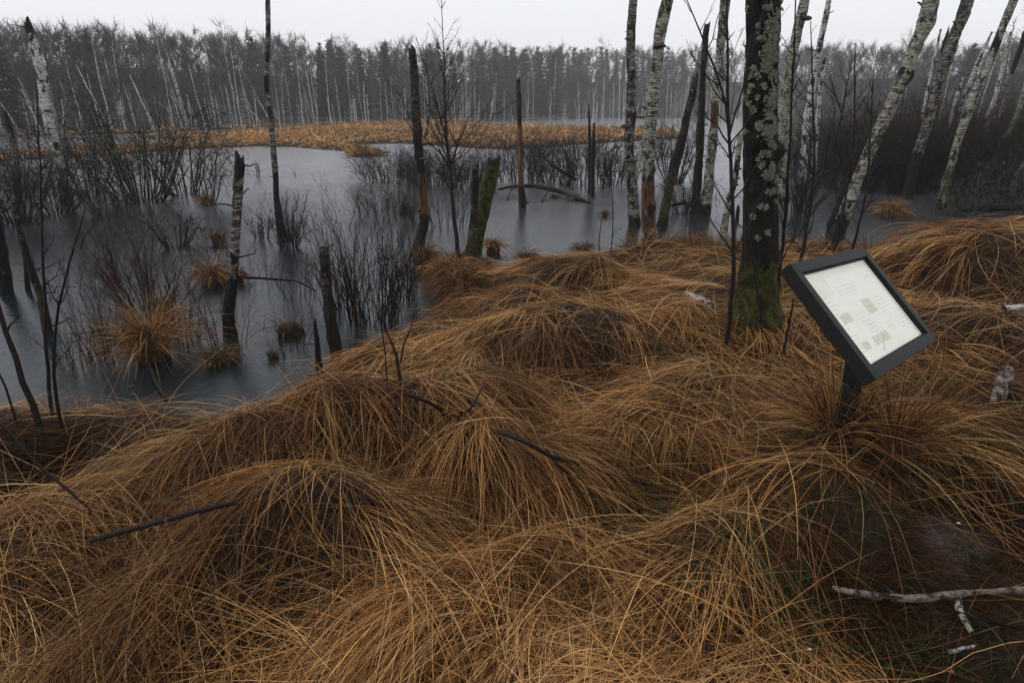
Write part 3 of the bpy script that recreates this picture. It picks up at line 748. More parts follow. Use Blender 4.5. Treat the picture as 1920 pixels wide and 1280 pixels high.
trunk('dead_trunk', 'dead bark-covered trunk with a peeled orange-red stretch near its foot, standing on a tussock', 'dead tree',
      [(772, 92, 12, 'b'), (774, 104, 15, 'b'), (776, 140, 15, 'b'), (779, 200, 17, 'b'), (783, 260, 17, 'd'), (786, 296, 18, 'd'), (789, 315, 17, 'q'), (792, 350, 15, 'o'), (794, 395, 17, 'o'), (796, 412, 20, 'k'), (790, 440, 19, 'k'), (783, 480, 22, 'k')], SN, jag=.05, nst=6, rough=.16, fungi=[(794, 297, .07, 1)])
trunk('dead_trunk', 'slim snag, upper half bark, lower half bare orange wood, alone in the open water', 'dead tree',
      [(972, 155, 8, 'b'), (973, 190, 10, 'b'), (974, 232, 9, 'b'), (975, 238, 9, 'o'), (976, 290, 10, 'o'), (977, 340, 11, 'o'), (978, 356, 12, 'd'), (979, 366, 13, 'k'), (980, 390, 14, 'k')], SN, jag=.08, nst=3, rough=.12)
trunk('rotten_stake', 'tall dark pointed stake rising from the brush in mid water', 'stump', [(1104, 195, 2.5, 'd'), (1105, 240, 5, 'd'), (1106, 300, 8, 'd'), (1108, 340, 10, 'k'), (1109, 366, 12, 'k')], SN, nst=1)
trunk('rotten_stake', 'shorter knobbly dark stake beside the tall pointed one in mid water', 'stump', [(1114, 236, 5, 'b'), (1113, 270, 7, 'k'), (1110, 320, 8, 'k'), (1111, 370, 9, 'k')], SN, jag=.1, rough=.2, nst=3)
trunk('birch_tree', 'straight lichened birch left of the clump, with black bulges and a shelf fungus', 'tree',
      [(1188, -5, 15, 'b'), (1186, 20, 16, 'b'), (1183, 60, 17, 'b'), (1182, 110, 17, 'b'), (1184, 150, 17, 'b'), (1182, 200, 18, 'b'), (1184, 215, 20, 'd'), (1180, 250, 18, 'b'), (1180, 295, 18, 'b'), (1182, 310, 20, 'b'), (1184, 340, 20, 'b'), (1187, 380, 21, 'b'), (1190, 422, 24, 'd')], GB, ext=3, crown=True, nst=8, fungi=[(1172, 240, .12, -1), (1183, 300, .10, 0), (1178, 72, .06, -1)])
trunk('birch_tree', 'birch with a rotten hollow brown foot, right next to the straight lichened birch', 'tree',
      [(1253, -5, 22, 'b'), (1247, 20, 23, 'b'), (1238, 60, 22, 'b'), (1235, 84, 21, 'b'), (1232, 120, 20, 'b'), (1228, 160, 21, 'b'), (1222, 200, 24, 'b'), (1219, 235, 24, 'b'), (1216, 280, 24, 'b'), (1215, 315, 23, 'b'), (1215, 335, 24, 'q'), (1216, 350, 25, 'o'), (1215, 375, 24, 'o'), (1216, 388, 26, 'q'), (1216, 420, 26, 'o'), (1217, 455, 27, 'd')], BL, ext=3, crown=True, rough=.14, nst=5, fungi=[(1236, 86, .10, 0), (1200, 318, .06, -1)])
trunk('dead_trunk', 'dark leaning broken snag with a mossy foot inside the birch clump', 'dead tree',
      [(1303, 152, 11, 'b'), (1301, 162, 13, 'b'), (1296, 190, 15, 'b'), (1288, 215, 14, 'd'), (1283, 245, 16, 'q'), (1275, 275, 18, 'q'), (1265, 310, 19, 'd'), (1257, 345, 18, 'g'), (1250, 375, 17, 'g'), (1245, 405, 19, 'g'), (1243, 423, 20, 'k')], SN, jag=.15, rough=.18)
trunk('dead_trunk', 'straight snag with brown bare wood behind the leaning one in the birch clump', 'dead tree',
      [(1325, 50, 10, 'b'), (1323, 62, 12, 'b'), (1321, 110, 12, 'b'), (1318, 130, 10, 'd'), (1316, 190, 13, 'q'), (1313, 250, 16, 'q'), (1312, 290, 14, 'q'), (1309, 320, 16, 'k'), (1306, 360, 16, 'd'), (1304, 396, 18, 'd')], SN, jag=.08, rough=.14)
trunk('birch_tree', 'birch with an orange stripped stretch at mid height, left of the thick dark trunk', 'tree',
      [(1361, -5, 20, 'b'), (1357, 30, 18, 'b'), (1352, 80, 16, 'b'), (1346, 130, 15, 'b'), (1342, 180, 16, 'b'), (1340, 205, 15, 'o'), (1339, 235, 14, 'o'), (1337, 250, 18, 'b'), (1336, 270, 18, 'q'), (1332, 300, 17, 'b'), (1328, 350, 19, 'b'), (1322, 402, 22, 'd')], BL, ext=2.5, crown=True, rough=.12)
trunk('thin_birch', 'short curved lichened birch with shelf fungi, leaning beside the thick dark trunk', 'tree',
      [(1392, 250, 9, 'b'), (1385, 280, 10, 'b'), (1382, 310, 10, 'd'), (1377, 345, 11, 'g'), (1368, 370, 12, 'b'), (1362, 400, 13, 'b'), (1357, 435, 14, 'b'), (1352, 478, 18, 'd')], BL, z0=.15, jag=.05, fungi=[(1383, 318, .05, .4), (1381, 333, .045, .4), (1379, 345, .045, .4)])
# the thick dark trunk
rb, PP, rr_ = trunk('old_tree', 'thick black trunk crusted with pale lichen, mossy green foot, left of the sign', 'tree',
      [(1432, -10, 61, 'b'), (1430, 50, 58, 'b'), (1427, 110, 57, 'b'), (1425, 200, 58, 'b'), (1425, 260, 60, 'b'), (1426, 330, 59, 'b'), (1426, 400, 60, 'd'), (1425, 440, 61, 'd'), (1424, 480, 64, 'n'), (1421, 530, 70, 'm'), (1419, 570, 78, 'm'), (1418, 600, 92, 'm')], DB, z0=.42, ext=4, crown=True, rough=.11, knots=8, nst=4, stl=.05, sides=48, step=.022)
rl = np.random.default_rng(3); base = np.array(rb.location)
sp = [(ony(x, y, base[1])[2], a, s) for x, y, a, s in
      [(1440, 45, -1.3, .06), (1443, 60, -1.25, .05), (1440, 85, -1.3, .05), (1436, 95, -1.5, .05), (1450, 105, -1.0, .04), (1434, 118, -1.5, .04), (1428, 130, -1.6, .03), (1441, 140, -1.3, .03), (1446, 172, -1.1, .04), (1437, 176, -1.3, .045), (1441, 190, -1.25, .04), (1412, 226, -1.95, .025), (1432, 215, -1.45, .03), (1427, 240, -1.55, .05), (1437, 238, -1.3, .035), (1438, 266, -1.3, .03), (1447, 270, -1.0, .03), (1417, 285, -1.8, .022), (1415, 297, -1.85, .025), (1440, 312, -1.25, .03), (1426, 320, -1.6, .03), (1436, 322, -1.3, .03), (1441, 306, -1.2, .02), (1425, 428, -1.5, .02), (1448, 20, -1.0, .03), (1420, 160, -1.7, .02), (1451, 140, -.9, .03), (1452, 230, -.9, .03), (1452, 330, -.9, .03), (1400, 200, -2.3, .02), (1402, 120, -2.3, .018)]] + [(float(rl.uniform(1.15, 3.3)), float(rl.uniform(-3.1, 0)), float(rl.uniform(.008, .026))) for _ in range(80)]
lichen(rb, PP, rr_, base, [(float(np.interp(z, PP[:, 2], np.linspace(0, 1, len(PP)))), a, s*1.0) for z, a, s in sp], None, rl, .009)
trunk('birch_tree', 'leaning birch with a big dark shelf fungus high up, beside the thick dark trunk', 'tree',
      [(1510, -5, 17, 'b'), (1505, 20, 19, 'b'), (1496, 55, 18, 'b'), (1488, 90, 19, 'b'), (1482, 130, 19, 'b'), (1476, 170, 22, 'b'), (1470, 210, 24, 'b'), (1468, 250, 22, 'b'), (1469, 300, 22, 'b'), (1468, 340, 24, 'b'), (1466, 376, 26, 'd')], BL, ext=3, crown=True, fungi=[(1508, 36, .16, 1)], nst=6)
trunk('birch_tree', 'slimmer white birch leaning right behind the one with the big shelf fungus', 'tree',
      [(1555, -5, 9, 'b'), (1549, 30, 11, 'b'), (1541, 65, 11, 'b'), (1532, 110, 11, 'b'), (1524, 150, 12, 'b'), (1520, 190, 14, 'b'), (1515, 215, 14, 'b'), (1511, 250, 13, 'b'), (1506, 310, 14, 'b'), (1502, 368, 16, 'd')], B, ext=3, crown=True, nst=6, stl=.4)
trunk('birch_snag', 'short white birch stub beside the slim leaning birch', 'dead tree',
      [(1545, 116, 5, 'd'), (1541, 135, 7, 'b'), (1537, 170, 8, 'b'), (1534, 210, 8, 'b'), (1528, 280, 9, 'b'), (1524, 360, 11, 'd')], B, jag=.1)
trunk('birch_tree', 'strongly leaning pale birch with a burl near the top, behind the sign', 'tree',
      [(1747, -5, 28, 'b'), (1741, 20, 28, 'b'), (1738, 42, 33, 'b'), (1728, 62, 26, 'b'), (1716, 85, 24, 'b'), (1706, 115, 24, 'b'), (1697, 140, 26, 'd'), (1685, 165, 22, 'b'), (1672, 195, 24, 'b'), (1661, 220, 24, 'b'), (1648, 245, 21, 'b'), (1634, 275, 22, 'b'), (1622, 305, 22, 'b'), (1608, 335, 20, 'b'), (1598, 365, 22, 'b'), (1588, 390, 24, 'b'), (1575, 425, 26, 'd'), (1560, 462, 30, 'd'), (1556, 480, 34, 'k')], BL, z0=.12, ext=3, crown=True, rough=.14, knots=8, nst=6,
      lic=[(.62, -1.2, .05), (.66, -1.3, .05), (.70, -1.3, .05), (.60, -1.6, .03), (.77, -.6, .06), (.78, -.3, .06), (.73, -1.4, .04), (.47, -1.4, .04)])
trunk('dead_trunk', 'dark reddish rotten trunk leaning behind the foot of the strongly leaning birch', 'dead tree',
      [(1612, 262, 8, 'q'), (1607, 290, 12, 'q'), (1598, 320, 15, 'q'), (1588, 350, 16, 'd'), (1576, 385, 18, 'k'), (1563, 420, 20, 'k'), (1555, 462, 22, 'k')], SN, z0=.05, jag=.12, rough=.16)
trunk('birch_tree', 'ragged grey-white birch leaning right, second of the leaning row in front of the thicket', 'tree',
      [(1816, -5, 22, 'b'), (1808, 20, 22, 'b'), (1797, 50, 20, 'b'), (1785, 80, 21, 'b'), (1773, 115, 21, 'b'), (1763, 145, 19, 'b'), (1755, 175, 18, 'b'), (1747, 205, 17, 'b'), (1737, 240, 17, 'b'), (1727, 270, 17, 'b'), (1718, 300, 19, 'd'), (1710, 330, 18, 'd'), (1700, 372, 20, 'k')], GB, ext=3, crown=True, rough=.2, knots=10, nst=10)
trunk('birch_tree', 'leaning birch with greenish lichen, third of the leaning row, its foot beside the dark tangle', 'tree',
      [(1903, -5, 14, 'b'), (1893, 20, 15, 'b'), (1880, 50, 14, 'b'), (1867, 85, 14, 'd'), (1857, 115, 14, 'b'), (1846, 140, 15, 'b'), (1833, 165, 18, 'b'), (1822, 190, 18, 'b'), (1812, 220, 15, 'b'), (1800, 250, 14, 'b'), (1790, 285, 13, 'b'), (1780, 320, 13, 'g'), (1770, 355, 14, 'g'), (1764, 392, 18, 'd')], BL, ext=3, crown=True, rough=.14)
trunk('thin_birch', 'thin leaning birch in front of the wood near the right edge', 'tree',
      [(1925, 55, 8, 'd'), (1914, 90, 9, 'd'), (1901, 125, 9, 'd'), (1888, 150, 9, 'b'), (1876, 180, 9, 'b'), (1866, 210, 9, 'b'), (1853, 235, 10, 'b'), (1840, 265, 9, 'd'), (1815, 350, 10, 'k')], GB, ext=3, crown=True)
trunk('thin_birch', 'slender pale stem with a yellow mossy knob near the right edge', 'tree',
      [(1930, 160, 8, 'd'), (1916, 190, 8, 'b'), (1903, 225, 9, 'b'), (1890, 250, 9, 'b'), (1878, 270, 12, 'm'), (1870, 290, 12, 'm'), (1860, 310, 9, 'd'), (1852, 360, 10, 'k')], BL, ext=3, crown=True)
trunk('thin_birch', 'short leaning stem at the right edge above the log', 'tree', [(1940, 280, 9, 'b'), (1920, 310, 10, 'b'), (1905, 340, 11, 'b'), (1888, 378, 14, 'd')], GB, ext=2.5, crown=True)
trunk('birch_snag', 'red-brown splintered snag between the two thickest leaning birches', 'dead tree', [(1777, 62, 4, 'd'), (1771, 80, 8, 'q'), (1766, 110, 7, 'q'), (1763, 150, 9, 'd'), (1735, 330, 14, 'k')], SN, jag=.2)
for k, L in enumerate([[(1764, 55, 4), (1752, 110, 4), (1740, 165, 5), (1730, 215, 5), (1715, 330, 7)], [(1860, 60, 4), (1846, 90, 5), (1832, 120, 7), (1815, 165, 8), (1803, 200, 9), (1790, 330, 10)],
                       [(1895, 60, 4), (1884, 110, 6), (1875, 150, 7), (1862, 195, 8), (1845, 240, 8), (1825, 340, 9)], [(1805, 145, 4), (1796, 175, 6), (1786, 205, 6), (1770, 330, 7)]]):
    trunk('thin_birch', ['faint thin birch behind the strongly leaning one', 'speckled thin birch between the second and third leaning birches, rising to a twiggy top', 'thin pale birch right of the lichened leaning birch', 'short speckled birch stem deep in the thicket'][k], 'tree',
          [(x, y, w, 'b') for x, y, w in L[:-1]] + [(*L[-1][:2], L[-1][2], 'k')], B, crown=False, nst=8, stl=.5)
# left edge stems
trunk('dead_trunk', 'thin bent mossy trunk standing in the dark water at the left edge', 'dead tree', [(26, 375, 9, 'b'), (33, 420, 10, 'g'), (45, 460, 12, 'd'), (60, 510, 13, 'd'), (78, 560, 14, 'g'), (90, 622, 18, 'd')], SN, jag=.1, nst=8, stl=.3)
trunk('dead_trunk', 'black trunk cut by the left edge of the picture', 'dead tree', [(-14, 380, 16, 'k'), (-4, 430, 18, 'k'), (4, 480, 20, 'd'), (12, 550, 24, 'k')], DB, jag=.1, nst=6, stl=.2)
trunk('rotten_stake', 'small forked black stake left of the bent mossy trunk', 'stump', [(46, 488, 4, 'k'), (50, 515, 8, 'k'), (52, 545, 9, 'k')], DB, jag=.1, nst=3, rough=.2)
trunk('birch_snag', 'grey snag half hidden in brush at the far left, dark broken top', 'dead tree', [(10, 214, 6, 'q'), (18, 240, 10, 'd'), (24, 262, 12, 'b'), (30, 300, 12, 'b'), (36, 390, 14, 'k')], GB, jag=.2, nst=6, stl=.4)
trunk('birch_snag', 'short grey birch stub right of the leaning white snag', 'dead tree', [(125, 180, 5, 'b'), (126, 215, 6, 'b'), (122, 245, 8, 'b'), (124, 320, 9, 'd')], GB, jag=.1, nst=5, stl=.3)
trunk('rotten_stake', 'small black stake far out in the water beside the thick dark trunk', 'stump', [(1388, 246, 3, 'k'), (1385, 262, 5, 'k'), (1384, 280, 6, 'k')], DB, nst=1)
trunk('rotten_stake', 'small dark root stub in the water left of the thick dark trunk', 'stump', [(1384, 386, 4, 'k'), (1383, 400, 7, 'k'), (1382, 415, 7, 'k')], DB, jag=.03, rough=.2, nst=2)
# mossy cut trunk on the point
rb, _, _ = trunk('mossy_stump', 'thick leaning trunk green with moss, cut off at a slant, on the bank tip', 'stump',
      [(926, 302, 24, 'q'), (922, 320, 27, 'm'), (915, 350, 29, 'm'), (908, 385, 27, 'm'), (900, 420, 26, 'm'), (890, 455, 30, 'm'), (884, 492, 38, 'm')], SN, z0=.1, jag=.09, rough=.10, nst=2)
trunk('dead_trunk', 'slimmer brown lichened trunk touching the left side of the mossy cut trunk', 'dead tree',
      [(891, 318, 13, 'b'), (891, 350, 14, 'd'), (889, 400, 15, 'b'), (887, 440, 18, 'g'), (884, 470, 22, 'g'), (880, 500, 28, 'm')], SN, z0=.1, jag=.05, rough=.12, nst=3)

# ---------------------------------------------------------------- sign on a post
a_ = np.array([.644, .622, -.056]); b_ = np.array([.257, -.284, -.363]); W_, H_ = .897, .528
U_ = unit(a_); b_ = b_ - U_*(b_ @ U_); Vd = unit(b_); Nn = np.cross(Vd, U_)*1.0
if Nn[2] < 0: Nn = -Nn
O_ = np.array([1.374, 3.0, 1.35])
def loc_pt(u, v, n): return O_ + U_*u + Vd*v + Nn*n
sgn = thing('information_sign', 'tilted notice board in a dark wooden frame on a post, faded white sheets inside', 'sign', (1.76, 3.11, .45))
SB = np.array(sgn.location)
t = NT('dark stained wood'); c = t.coord('Object')
col = t.mix(t.noise(t.coord('Object', (1, 1, 1)), 20, 5, .7, .5), (.006, .0065, .007), (.015, .0155, .0165)); col = t.mix(t.ramp(t.noise(c, 55, 4, .8), .66, .72), col, (.12, .10, .075)); t.color(col); t.set('Roughness', .5); t.set('Specular IOR Level', .15)
t.bump(t.noise(t.coord('Object', (1, 1, 1)), 70, 5, .7, 1.0), .35, .006); M['frame'] = t.m
def paper(name, a, b, sc=9, lo=.42, hi=.62):
    t = NT(name); c = t.coord('Object'); t.color(t.mix(t.ramp(t.noise(c, sc, 5, .65), lo, hi), a, b)); t.set('Roughness', .5); return t.m
M['sheet'] = paper('faded white sheet', (.93, .92, .86), (.88, .88, .80), 5); M['sheet_old'] = paper('yellowed backing sheet', (.78, .80, .66), (.84, .86, .77), 8)
M['photo'] = paper('faded picture print', (.58, .58, .42), (.74, .74, .62), 55); M['ink'] = paper('faded grey print', (.56, .57, .52), (.74, .74, .68), 40)
t = NT('clear cover'); gl = t.node('ShaderNodeBsdfGlossy'); gl.inputs['Roughness'].default_value = .12; tp = t.node('ShaderNodeBsdfTransparent'); tp.inputs[0].default_value = (.985, .985, .975, 1)
fr = t.node('ShaderNodeFresnel'); fr.inputs[0].default_value = 1.45; mx = t.node('ShaderNodeMixShader')
geo = t.node('ShaderNodeNewGeometry'); t.l.new(t.math('MULTIPLY', fr.outputs[0], t.math('SUBTRACT', 1.0, geo.outputs['Backfacing'])), mx.inputs[0]); t.l.new(tp.outputs[0], mx.inputs[1]); t.l.new(gl.outputs[0], mx.inputs[2]); t.l.new(mx.outputs[0], t.n['Material Output'].inputs[0]); M['cover'] = t.m
def prism(name, poly, n0, n1, mat, parent, bev=.003, kind=None):
    """poly in board (u,v) coordinates, extruded along the board's normal"""
    k = len(poly); V = [loc_pt(u, v, n0) - SB for u, v in poly] + [loc_pt(u, v, n1) - SB for u, v in poly]
    me = bpy.data.meshes.new(name); me.from_pydata([tuple(x) for x in V], [], [tuple(range(k)), tuple(range(2*k-1, k-1, -1))] + [(k + i, k + (i+1) % k, (i+1) % k, i) for i in range(k)]); me.update()
    me.materials.append(mat); o = link(name, me, parent)
    if bev:
        m = o.modifiers.new('edge', 'BEVEL'); m.width = bev; m.segments = 2
    return o
fw, th = .060, .062
u0, v0, u1, v1 = 0, 0, W_, H_
for poly in ([(u0-fw, v0-fw), (u1+fw, v0-fw), (u1, v0), (u0, v0)], [(u1+fw, v0-fw+.001), (u1+fw, v1+fw-.001), (u1, v1), (u1, v0)],
             [(u1+fw, v1+fw), (u0-fw, v1+fw), (u0, v1), (u1, v1)], [(u0-fw, v1+fw-.001), (u0-fw, v0-fw+.001), (u0, v0), (u0, v1)]):
    prism('frame_rail', poly, -.040, .026, M['frame'], sgn)
prism('back_board', [(-.01, -.01), (W_+.01, -.01), (W_+.01, H_+.01), (-.01, H_+.01)], -.030, -.002, M['frame'], sgn, 0)
for i, P_ in enumerate([[(.0, .0), (W_, 0), (W_, .008), (0, .008)], [(0, .009), (.008, .009), (.008, H_-.009), (0, H_-.009)], [(W_-.008, .009), (W_, .009), (W_, H_-.009), (W_-.008, H_-.009)], [(0, H_-.008), (W_, H_-.008), (W_, H_), (0, H_)]]):
    prism('glazing_bead', P_, .0005, .012, M['frame'], sgn, .001)
prism('backing_sheet', [(.001, .001), (W_-.001, .001), (W_-.001, H_-.001), (.001, H_-.001)], -.0015, .0002, M['sheet_old'], sgn, 0)
prism('white_sheet', [(.010, .16), (.22, .155), (.235, .055), (W_-.012, .045), (W_-.012, H_-.010), (.010, H_-.010)], .0005, .0012, M['sheet'], sgn, 0)
for (pu, pv, w, h) in ((.40, .135, .055, .085), (.43, .27, .10, .0), ):
    pass
def photo(u, v, w, h): return prism('picture_print', [(u, v), (u+w, v), (u+w, v+h), (u, v+h)], .0015, .0018, M['photo'], sgn, 0)
# positions measured on the board
def board_uv(px, py):
    d = ray(px, py); A = np.stack([U_, Vd, -d], 1); s = np.linalg.solve(A, CAM - O_); return s[0], s[1]
def quad_print(pts, name='picture_print', m='photo', n=.0015):
    P_ = [board_uv(1440 + x*.3125, 440 + y*.3125) for x, y in pts]; return prism(name, P_, n, n + .0003, M[m], sgn, 0)
quad_print([(548, 390), (600, 382), (660, 452), (612, 478)])
quad_print([(425, 495), (450, 472), (480, 466), (515, 515), (460, 540)])
quad_print([(620, 615), (662, 592), (694, 644), (655, 664)])
quad_print([(665, 588), (700, 568), (742, 622), (697, 642)])
quad_print([(558, 655), (592, 635), (625, 683), (590, 696)])
# faded columns of illegible text: fine lines
tx = MB(); rx = np.random.default_rng(9)
def textblock(u, v, w, n, dv=.011):
    for i in range(0, n, 2):
        x = u; end = u + w*(1 if i < n-1 else rx.uniform(.4, .8))*rx.uniform(.93, 1)
        while x < end:
            l = rx.uniform(.008, .03); y = v + i*dv
            Vq = [loc_pt(q, r, .00165) - SB for q, r in ((x, y), (min(x+l, end), y), (min(x+l, end), y+.0034), (x, y+.0034))]
            tx.add(Vq, np.array([[0, 1, 2, 3]])); x += l + .004
for (px, py, w, n) in ((400, 320, .26, 5), (330, 420, .10, 9), (430, 555, .09, 5), (480, 620, .12, 9), (530, 480, .11, 11), (620, 380, .14, 9), (740, 470, .16, 10), (600, 540, .10, 5), (700, 530, .10, 6), (440, 610, .06, 5), (575, 250, .20, 2)):
    u, v = board_uv(1440 + px*.3125, 440 + py*.3125); textblock(u, v, w, n)
tag(tx.build('printed_text', M['ink'], sgn, smooth=False), label='faded illegible columns of printed lines', kind='stuff')
prism('cover_pane', [(.0005, .0005), (W_-.0005, .0005), (W_-.0005, H_-.0005), (.0005, H_-.0005)], .0035, .0060, M['cover'], sgn, 0)
# leaf scrap caught inside the lower edge
lf = MB(); q = [board_uv(1440 + x*.3125, 440 + y*.3125) for x, y in ((820, 672), (848, 655), (860, 655), (850, 668), (700, 740), (640, 775), (690, 738))]
lf.add([loc_pt(u, v, .0019) - SB for u, v in q], np.array([[0, 1, 3], [1, 2, 3], [0, 5, 6]]), col=np.tile([.05, .035, .02], (7, 1))); lf.build('dead_leaf', M['crown'], sgn)
# post: square timber
pm = MB(); pc = loc_pt(.40, .34, -.045); pw = .040
e1 = unit(np.array([U_[0], U_[1], 0])); e2 = np.array([-e1[1], e1[0], 0])
for z in (-.5, pc[2] - .45 - .02): pm.add([np.array([pc[0] - SB[0], pc[1] - SB[1], z]) + e1*a*pw + e2*b*pw for a, b in ((-1, -1), (1, -1), (1, 1), (-1, 1))], np.zeros((0, 4), int))
pm.F[4].append(np.array([[0, 1, 5, 4], [1, 2, 6, 5], [2, 3, 7, 6], [3, 0, 4, 7], [4, 5, 6, 7]]))
po = pm.build('post', M['frame'], sgn, smooth=False); mm = po.modifiers.new('edge', 'BEVEL'); mm.width = .004; mm.segments = 2
for du in (.25, .55): prism('brace_batten', [(du, .02), (du + .05, .02), (du + .05, H_ - .02), (du, H_ - .02)], -.058, -.041, M['frame'], sgn, .002)

# ---------------------------------------------------------------- shrubs, saplings
rs = np.random.default_rng(33)
def shrub_geo(n_st, h, spread, arch=.2, n_tw=None, r0=.008, base_r=.15, seed=0, sub=1.2, droop=0.0, tw_len=.28, mess=.65):
    rng = np.random.default_rng(seed); n = 8; t = np.linspace(0, 1, n)
    az = rng.uniform(0, 6.28, n_st); rad = base_r*np.sqrt(rng.uniform(0, 1, n_st)); hh = h*rng.uniform(.45, 1.05, n_st)
    out = spread*rng.uniform(.05, 1, n_st); dx, dy = np.cos(az), np.sin(az)
    X = rad[:, None] + out[:, None]*(t**(1 + arch*2 - .5*droop))[None]; Zt = hh[:, None]*(np.sin(t*math.pi*(.5 + .34*droop))[None] if droop else t[None])
    P = np.stack([dx[:, None]*X, dy[:, None]*X, Zt - .08], 2)
    w = np.cumsum(rng.normal(size=(n_st, n, 3))*np.array([1, 1, .5])*.03*h, 1)*t[None, :, None]; P += w
    R = r0*rng.uniform(.5, 1.2, n_st)[:, None]*(1 - .78*t)[None]
    mb = MB(); V, F = tubes(P, R, 4, rng); mb.add(V, F)
    n_tw = n_tw or n_st*4
    i = rng.integers(0, n_st, n_tw); u = rng.uniform(.2, .97, n_tw)*(n-1); k = u.astype(int); f = (u - k)[:, None]
    o = P[i, k]*(1-f) + P[i, k+1]*f; tan = unit(P[i, k+1] - P[i, k]); d = unit(tan + rvec(n_tw, rng)*mess)
    L = h*tw_len*rng.uniform(.3, 1.2, n_tw); q = np.linspace(0, 1, 4)
    Q = o[:, None] + d[:, None]*L[:, None, None]*q[None, :, None]; Q[:, 1:] += np.cumsum(rng.normal(size=(n_tw, 3, 3))*.05, 1)*L[:, None, None]; Q[:, :, 2] += (q**2)[None]*L[:, None]*.18
    V, F = tubes(Q, (r0*.42*(1 - u/(n-1)*.4))[:, None]*np.array([1, .8, .6, .3])[None], 3, rng); mb.add(V, F)
    ns = int(n_tw*sub)
    i = rng.integers(0, n_tw, ns); k = rng.integers(1, 4, ns); o = Q[i, k]; d = unit(d[i] + rvec(ns, rng)*.7); L2 = L[i]*rng.uniform(.2, .6, ns)
    Q2 = o[:, None] + d[:, None]*L2[:, None, None]*np.array([0, .5, 1])[None, :, None]; Q2[:, 1:] += rng.normal(size=(ns, 2, 3))*(.08*L2)[:, None, None]
    V, F = ribbons(Q2, np.tile([r0*.55, r0*.45, r0*.22], (ns, 1)), rng); mb.add(V, F)
    return mb
def shrub(label, px, py, hpx, wpx, mat='twig', z0=0.0, st=34, arch=.2, droop=0.0, r0=.007, base=.3, cat='bush', name='willow_bush', sub=1.2, tw=None, tl=.28, group=None, mess=.65):
    b = onz(px, py, z0); s = pxm(b); h = hpx*s*1.08; w = wpx*s*(.5 if not droop else .72)
    tw = int((tw or st*4)*1.5)
    if mess > 1: st = int(st*1.3); tw = int(tw*1.4)
    mb = shrub_geo(st, h, w*(1-base*.5), arch, tw, r0*.95*max(1, (b[1]/8)**.66), w*base, int(rs.integers(1, 99999)), sub, droop, tl, mess)
    o = mb.build(name, M[mat], None); o.location = (b[0], b[1], z0); return tag(o, label, cat, group)
A = dict(base=.2, droop=1.05, arch=.1, sub=2.2, tl=.36, mess=.9)
shrub('large arching grey-lichened willow tangle in the water right of the white leaning snag', 265, 378, 155, 260, 'twig_lichen', st=52, r0=.013, tw=330, **A)
shrub('arching willow with stems bending to the right over the water, beside the largest left tangle', 350, 366, 120, 190, 'twig_lichen', st=34, r0=.011, tw=220, **A)
shrub('low tangled willow around the foot of the leaning white birch snag', 165, 368, 115, 170, 'twig_lichen', st=30, r0=.011, tw=240, **A)
shrub('dense black twig mass at the far left edge, behind the bent mossy trunk', 35, 418, 130, 170, 'twig', st=52, r0=.010, tw=330, **A)
shrub('dark brush between the left edge mass and the leaning white snag', 105, 402, 95, 150, 'twig', st=34, r0=.009, tw=220, **A)
shrub('sparse lichened stems high behind the left brush', 60, 360, 105, 190, 'twig_lichen', st=18, r0=.011, tw=200, **A)
shrub('low brush in the left water below the big willow tangle', 200, 405, 60, 130, 'twig', st=26, **A)
shrub('thin drooping stems between the left tangle and the broken birch', 392, 385, 95, 90, 'twig_lichen', st=12, r0=.009, tw=60, **A)
shrub('upright twiggy bush around the black foot of the tall thin birch', 545, 462, 100, 120, 'twig', st=46, sub=1.5, tw=260)
shrub('small twig clump left of the foot of the tall thin birch', 490, 445, 60, 80, 'twig', st=22)
shrub('black stems bent over like hoops left of the broken birch', 330, 462, 62, 120, 'twig', st=18, r0=.012, tw=70, **A)
shrub('tall red-twigged bush growing from the big left tussock', 285, 600, 215, 210, 'twig_red', st=56, r0=.006, base=.45, tw=340, sub=1.6)
shrub('reddish twigs left of the big left tussock', 200, 672, 165, 150, 'twig_red', st=30, r0=.005, base=.5, sub=1.6)
shrub('reddish thin twigs right of the big left tussock', 345, 640, 170, 130, 'twig_red', st=26, r0=.005, base=.5, sub=1.5)
shrub('fine twigs in the water above the big left tussock', 245, 520, 100, 170, 'twig_red', st=34, r0=.005, base=.6, sub=1.5)
shrub('thin twigs standing around the foot of the broken birch', 420, 650, 150, 120, 'twig', st=22, r0=.005, base=.6)
shrub('low twigs behind the small tussock by the broken birch', 405, 480, 80, 110, 'twig', st=26, r0=.005, base=.6)
shrub('big fan of long upright willow rods in the water right of the sawn post', 705, 604, 235, 190, 'twig', st=78, r0=.0065, arch=.1, base=.55, tw=330, sub=1.2, tl=.22)
shrub('left half of the upright willow rods, leaning left over the sawn post', 645, 585, 195, 150, 'twig', st=44, r0=.006, arch=.15, base=.5, tw=190, tl=.24)
shrub('right half of the upright willow rods, by the dark open water', 755, 560, 150, 110, 'twig', st=36, r0=.006, arch=.1, base=.5, tl=.24)
shrub('thin rods in the water left of the sawn post', 565, 560, 110, 110, 'twig', st=24, r0=.0045, base=.7)
shrub('small bare twigs at the black rotten stake', 545, 655, 110, 110, 'twig', st=16, r0=.0045, base=.7)
shrub('twigs above the low water between broken birch and sawn post', 500, 530, 80, 120, 'twig', st=20, r0=.0045, base=.7)
TWD = 2.0
D = dict(base=.85, tl=.42, sub=2.6, mess=1.25)
shrub('low dark bushy mass in the open water left of the bark-covered dead trunk', 735, 340, 60, 150, 'twig', st=90, r0=.007, tw=420, **D)
shrub('low dark bush behind the foot of the bark-covered dead trunk', 815, 352, 70, 130, 'twig', st=80, r0=.007, tw=380, **D)
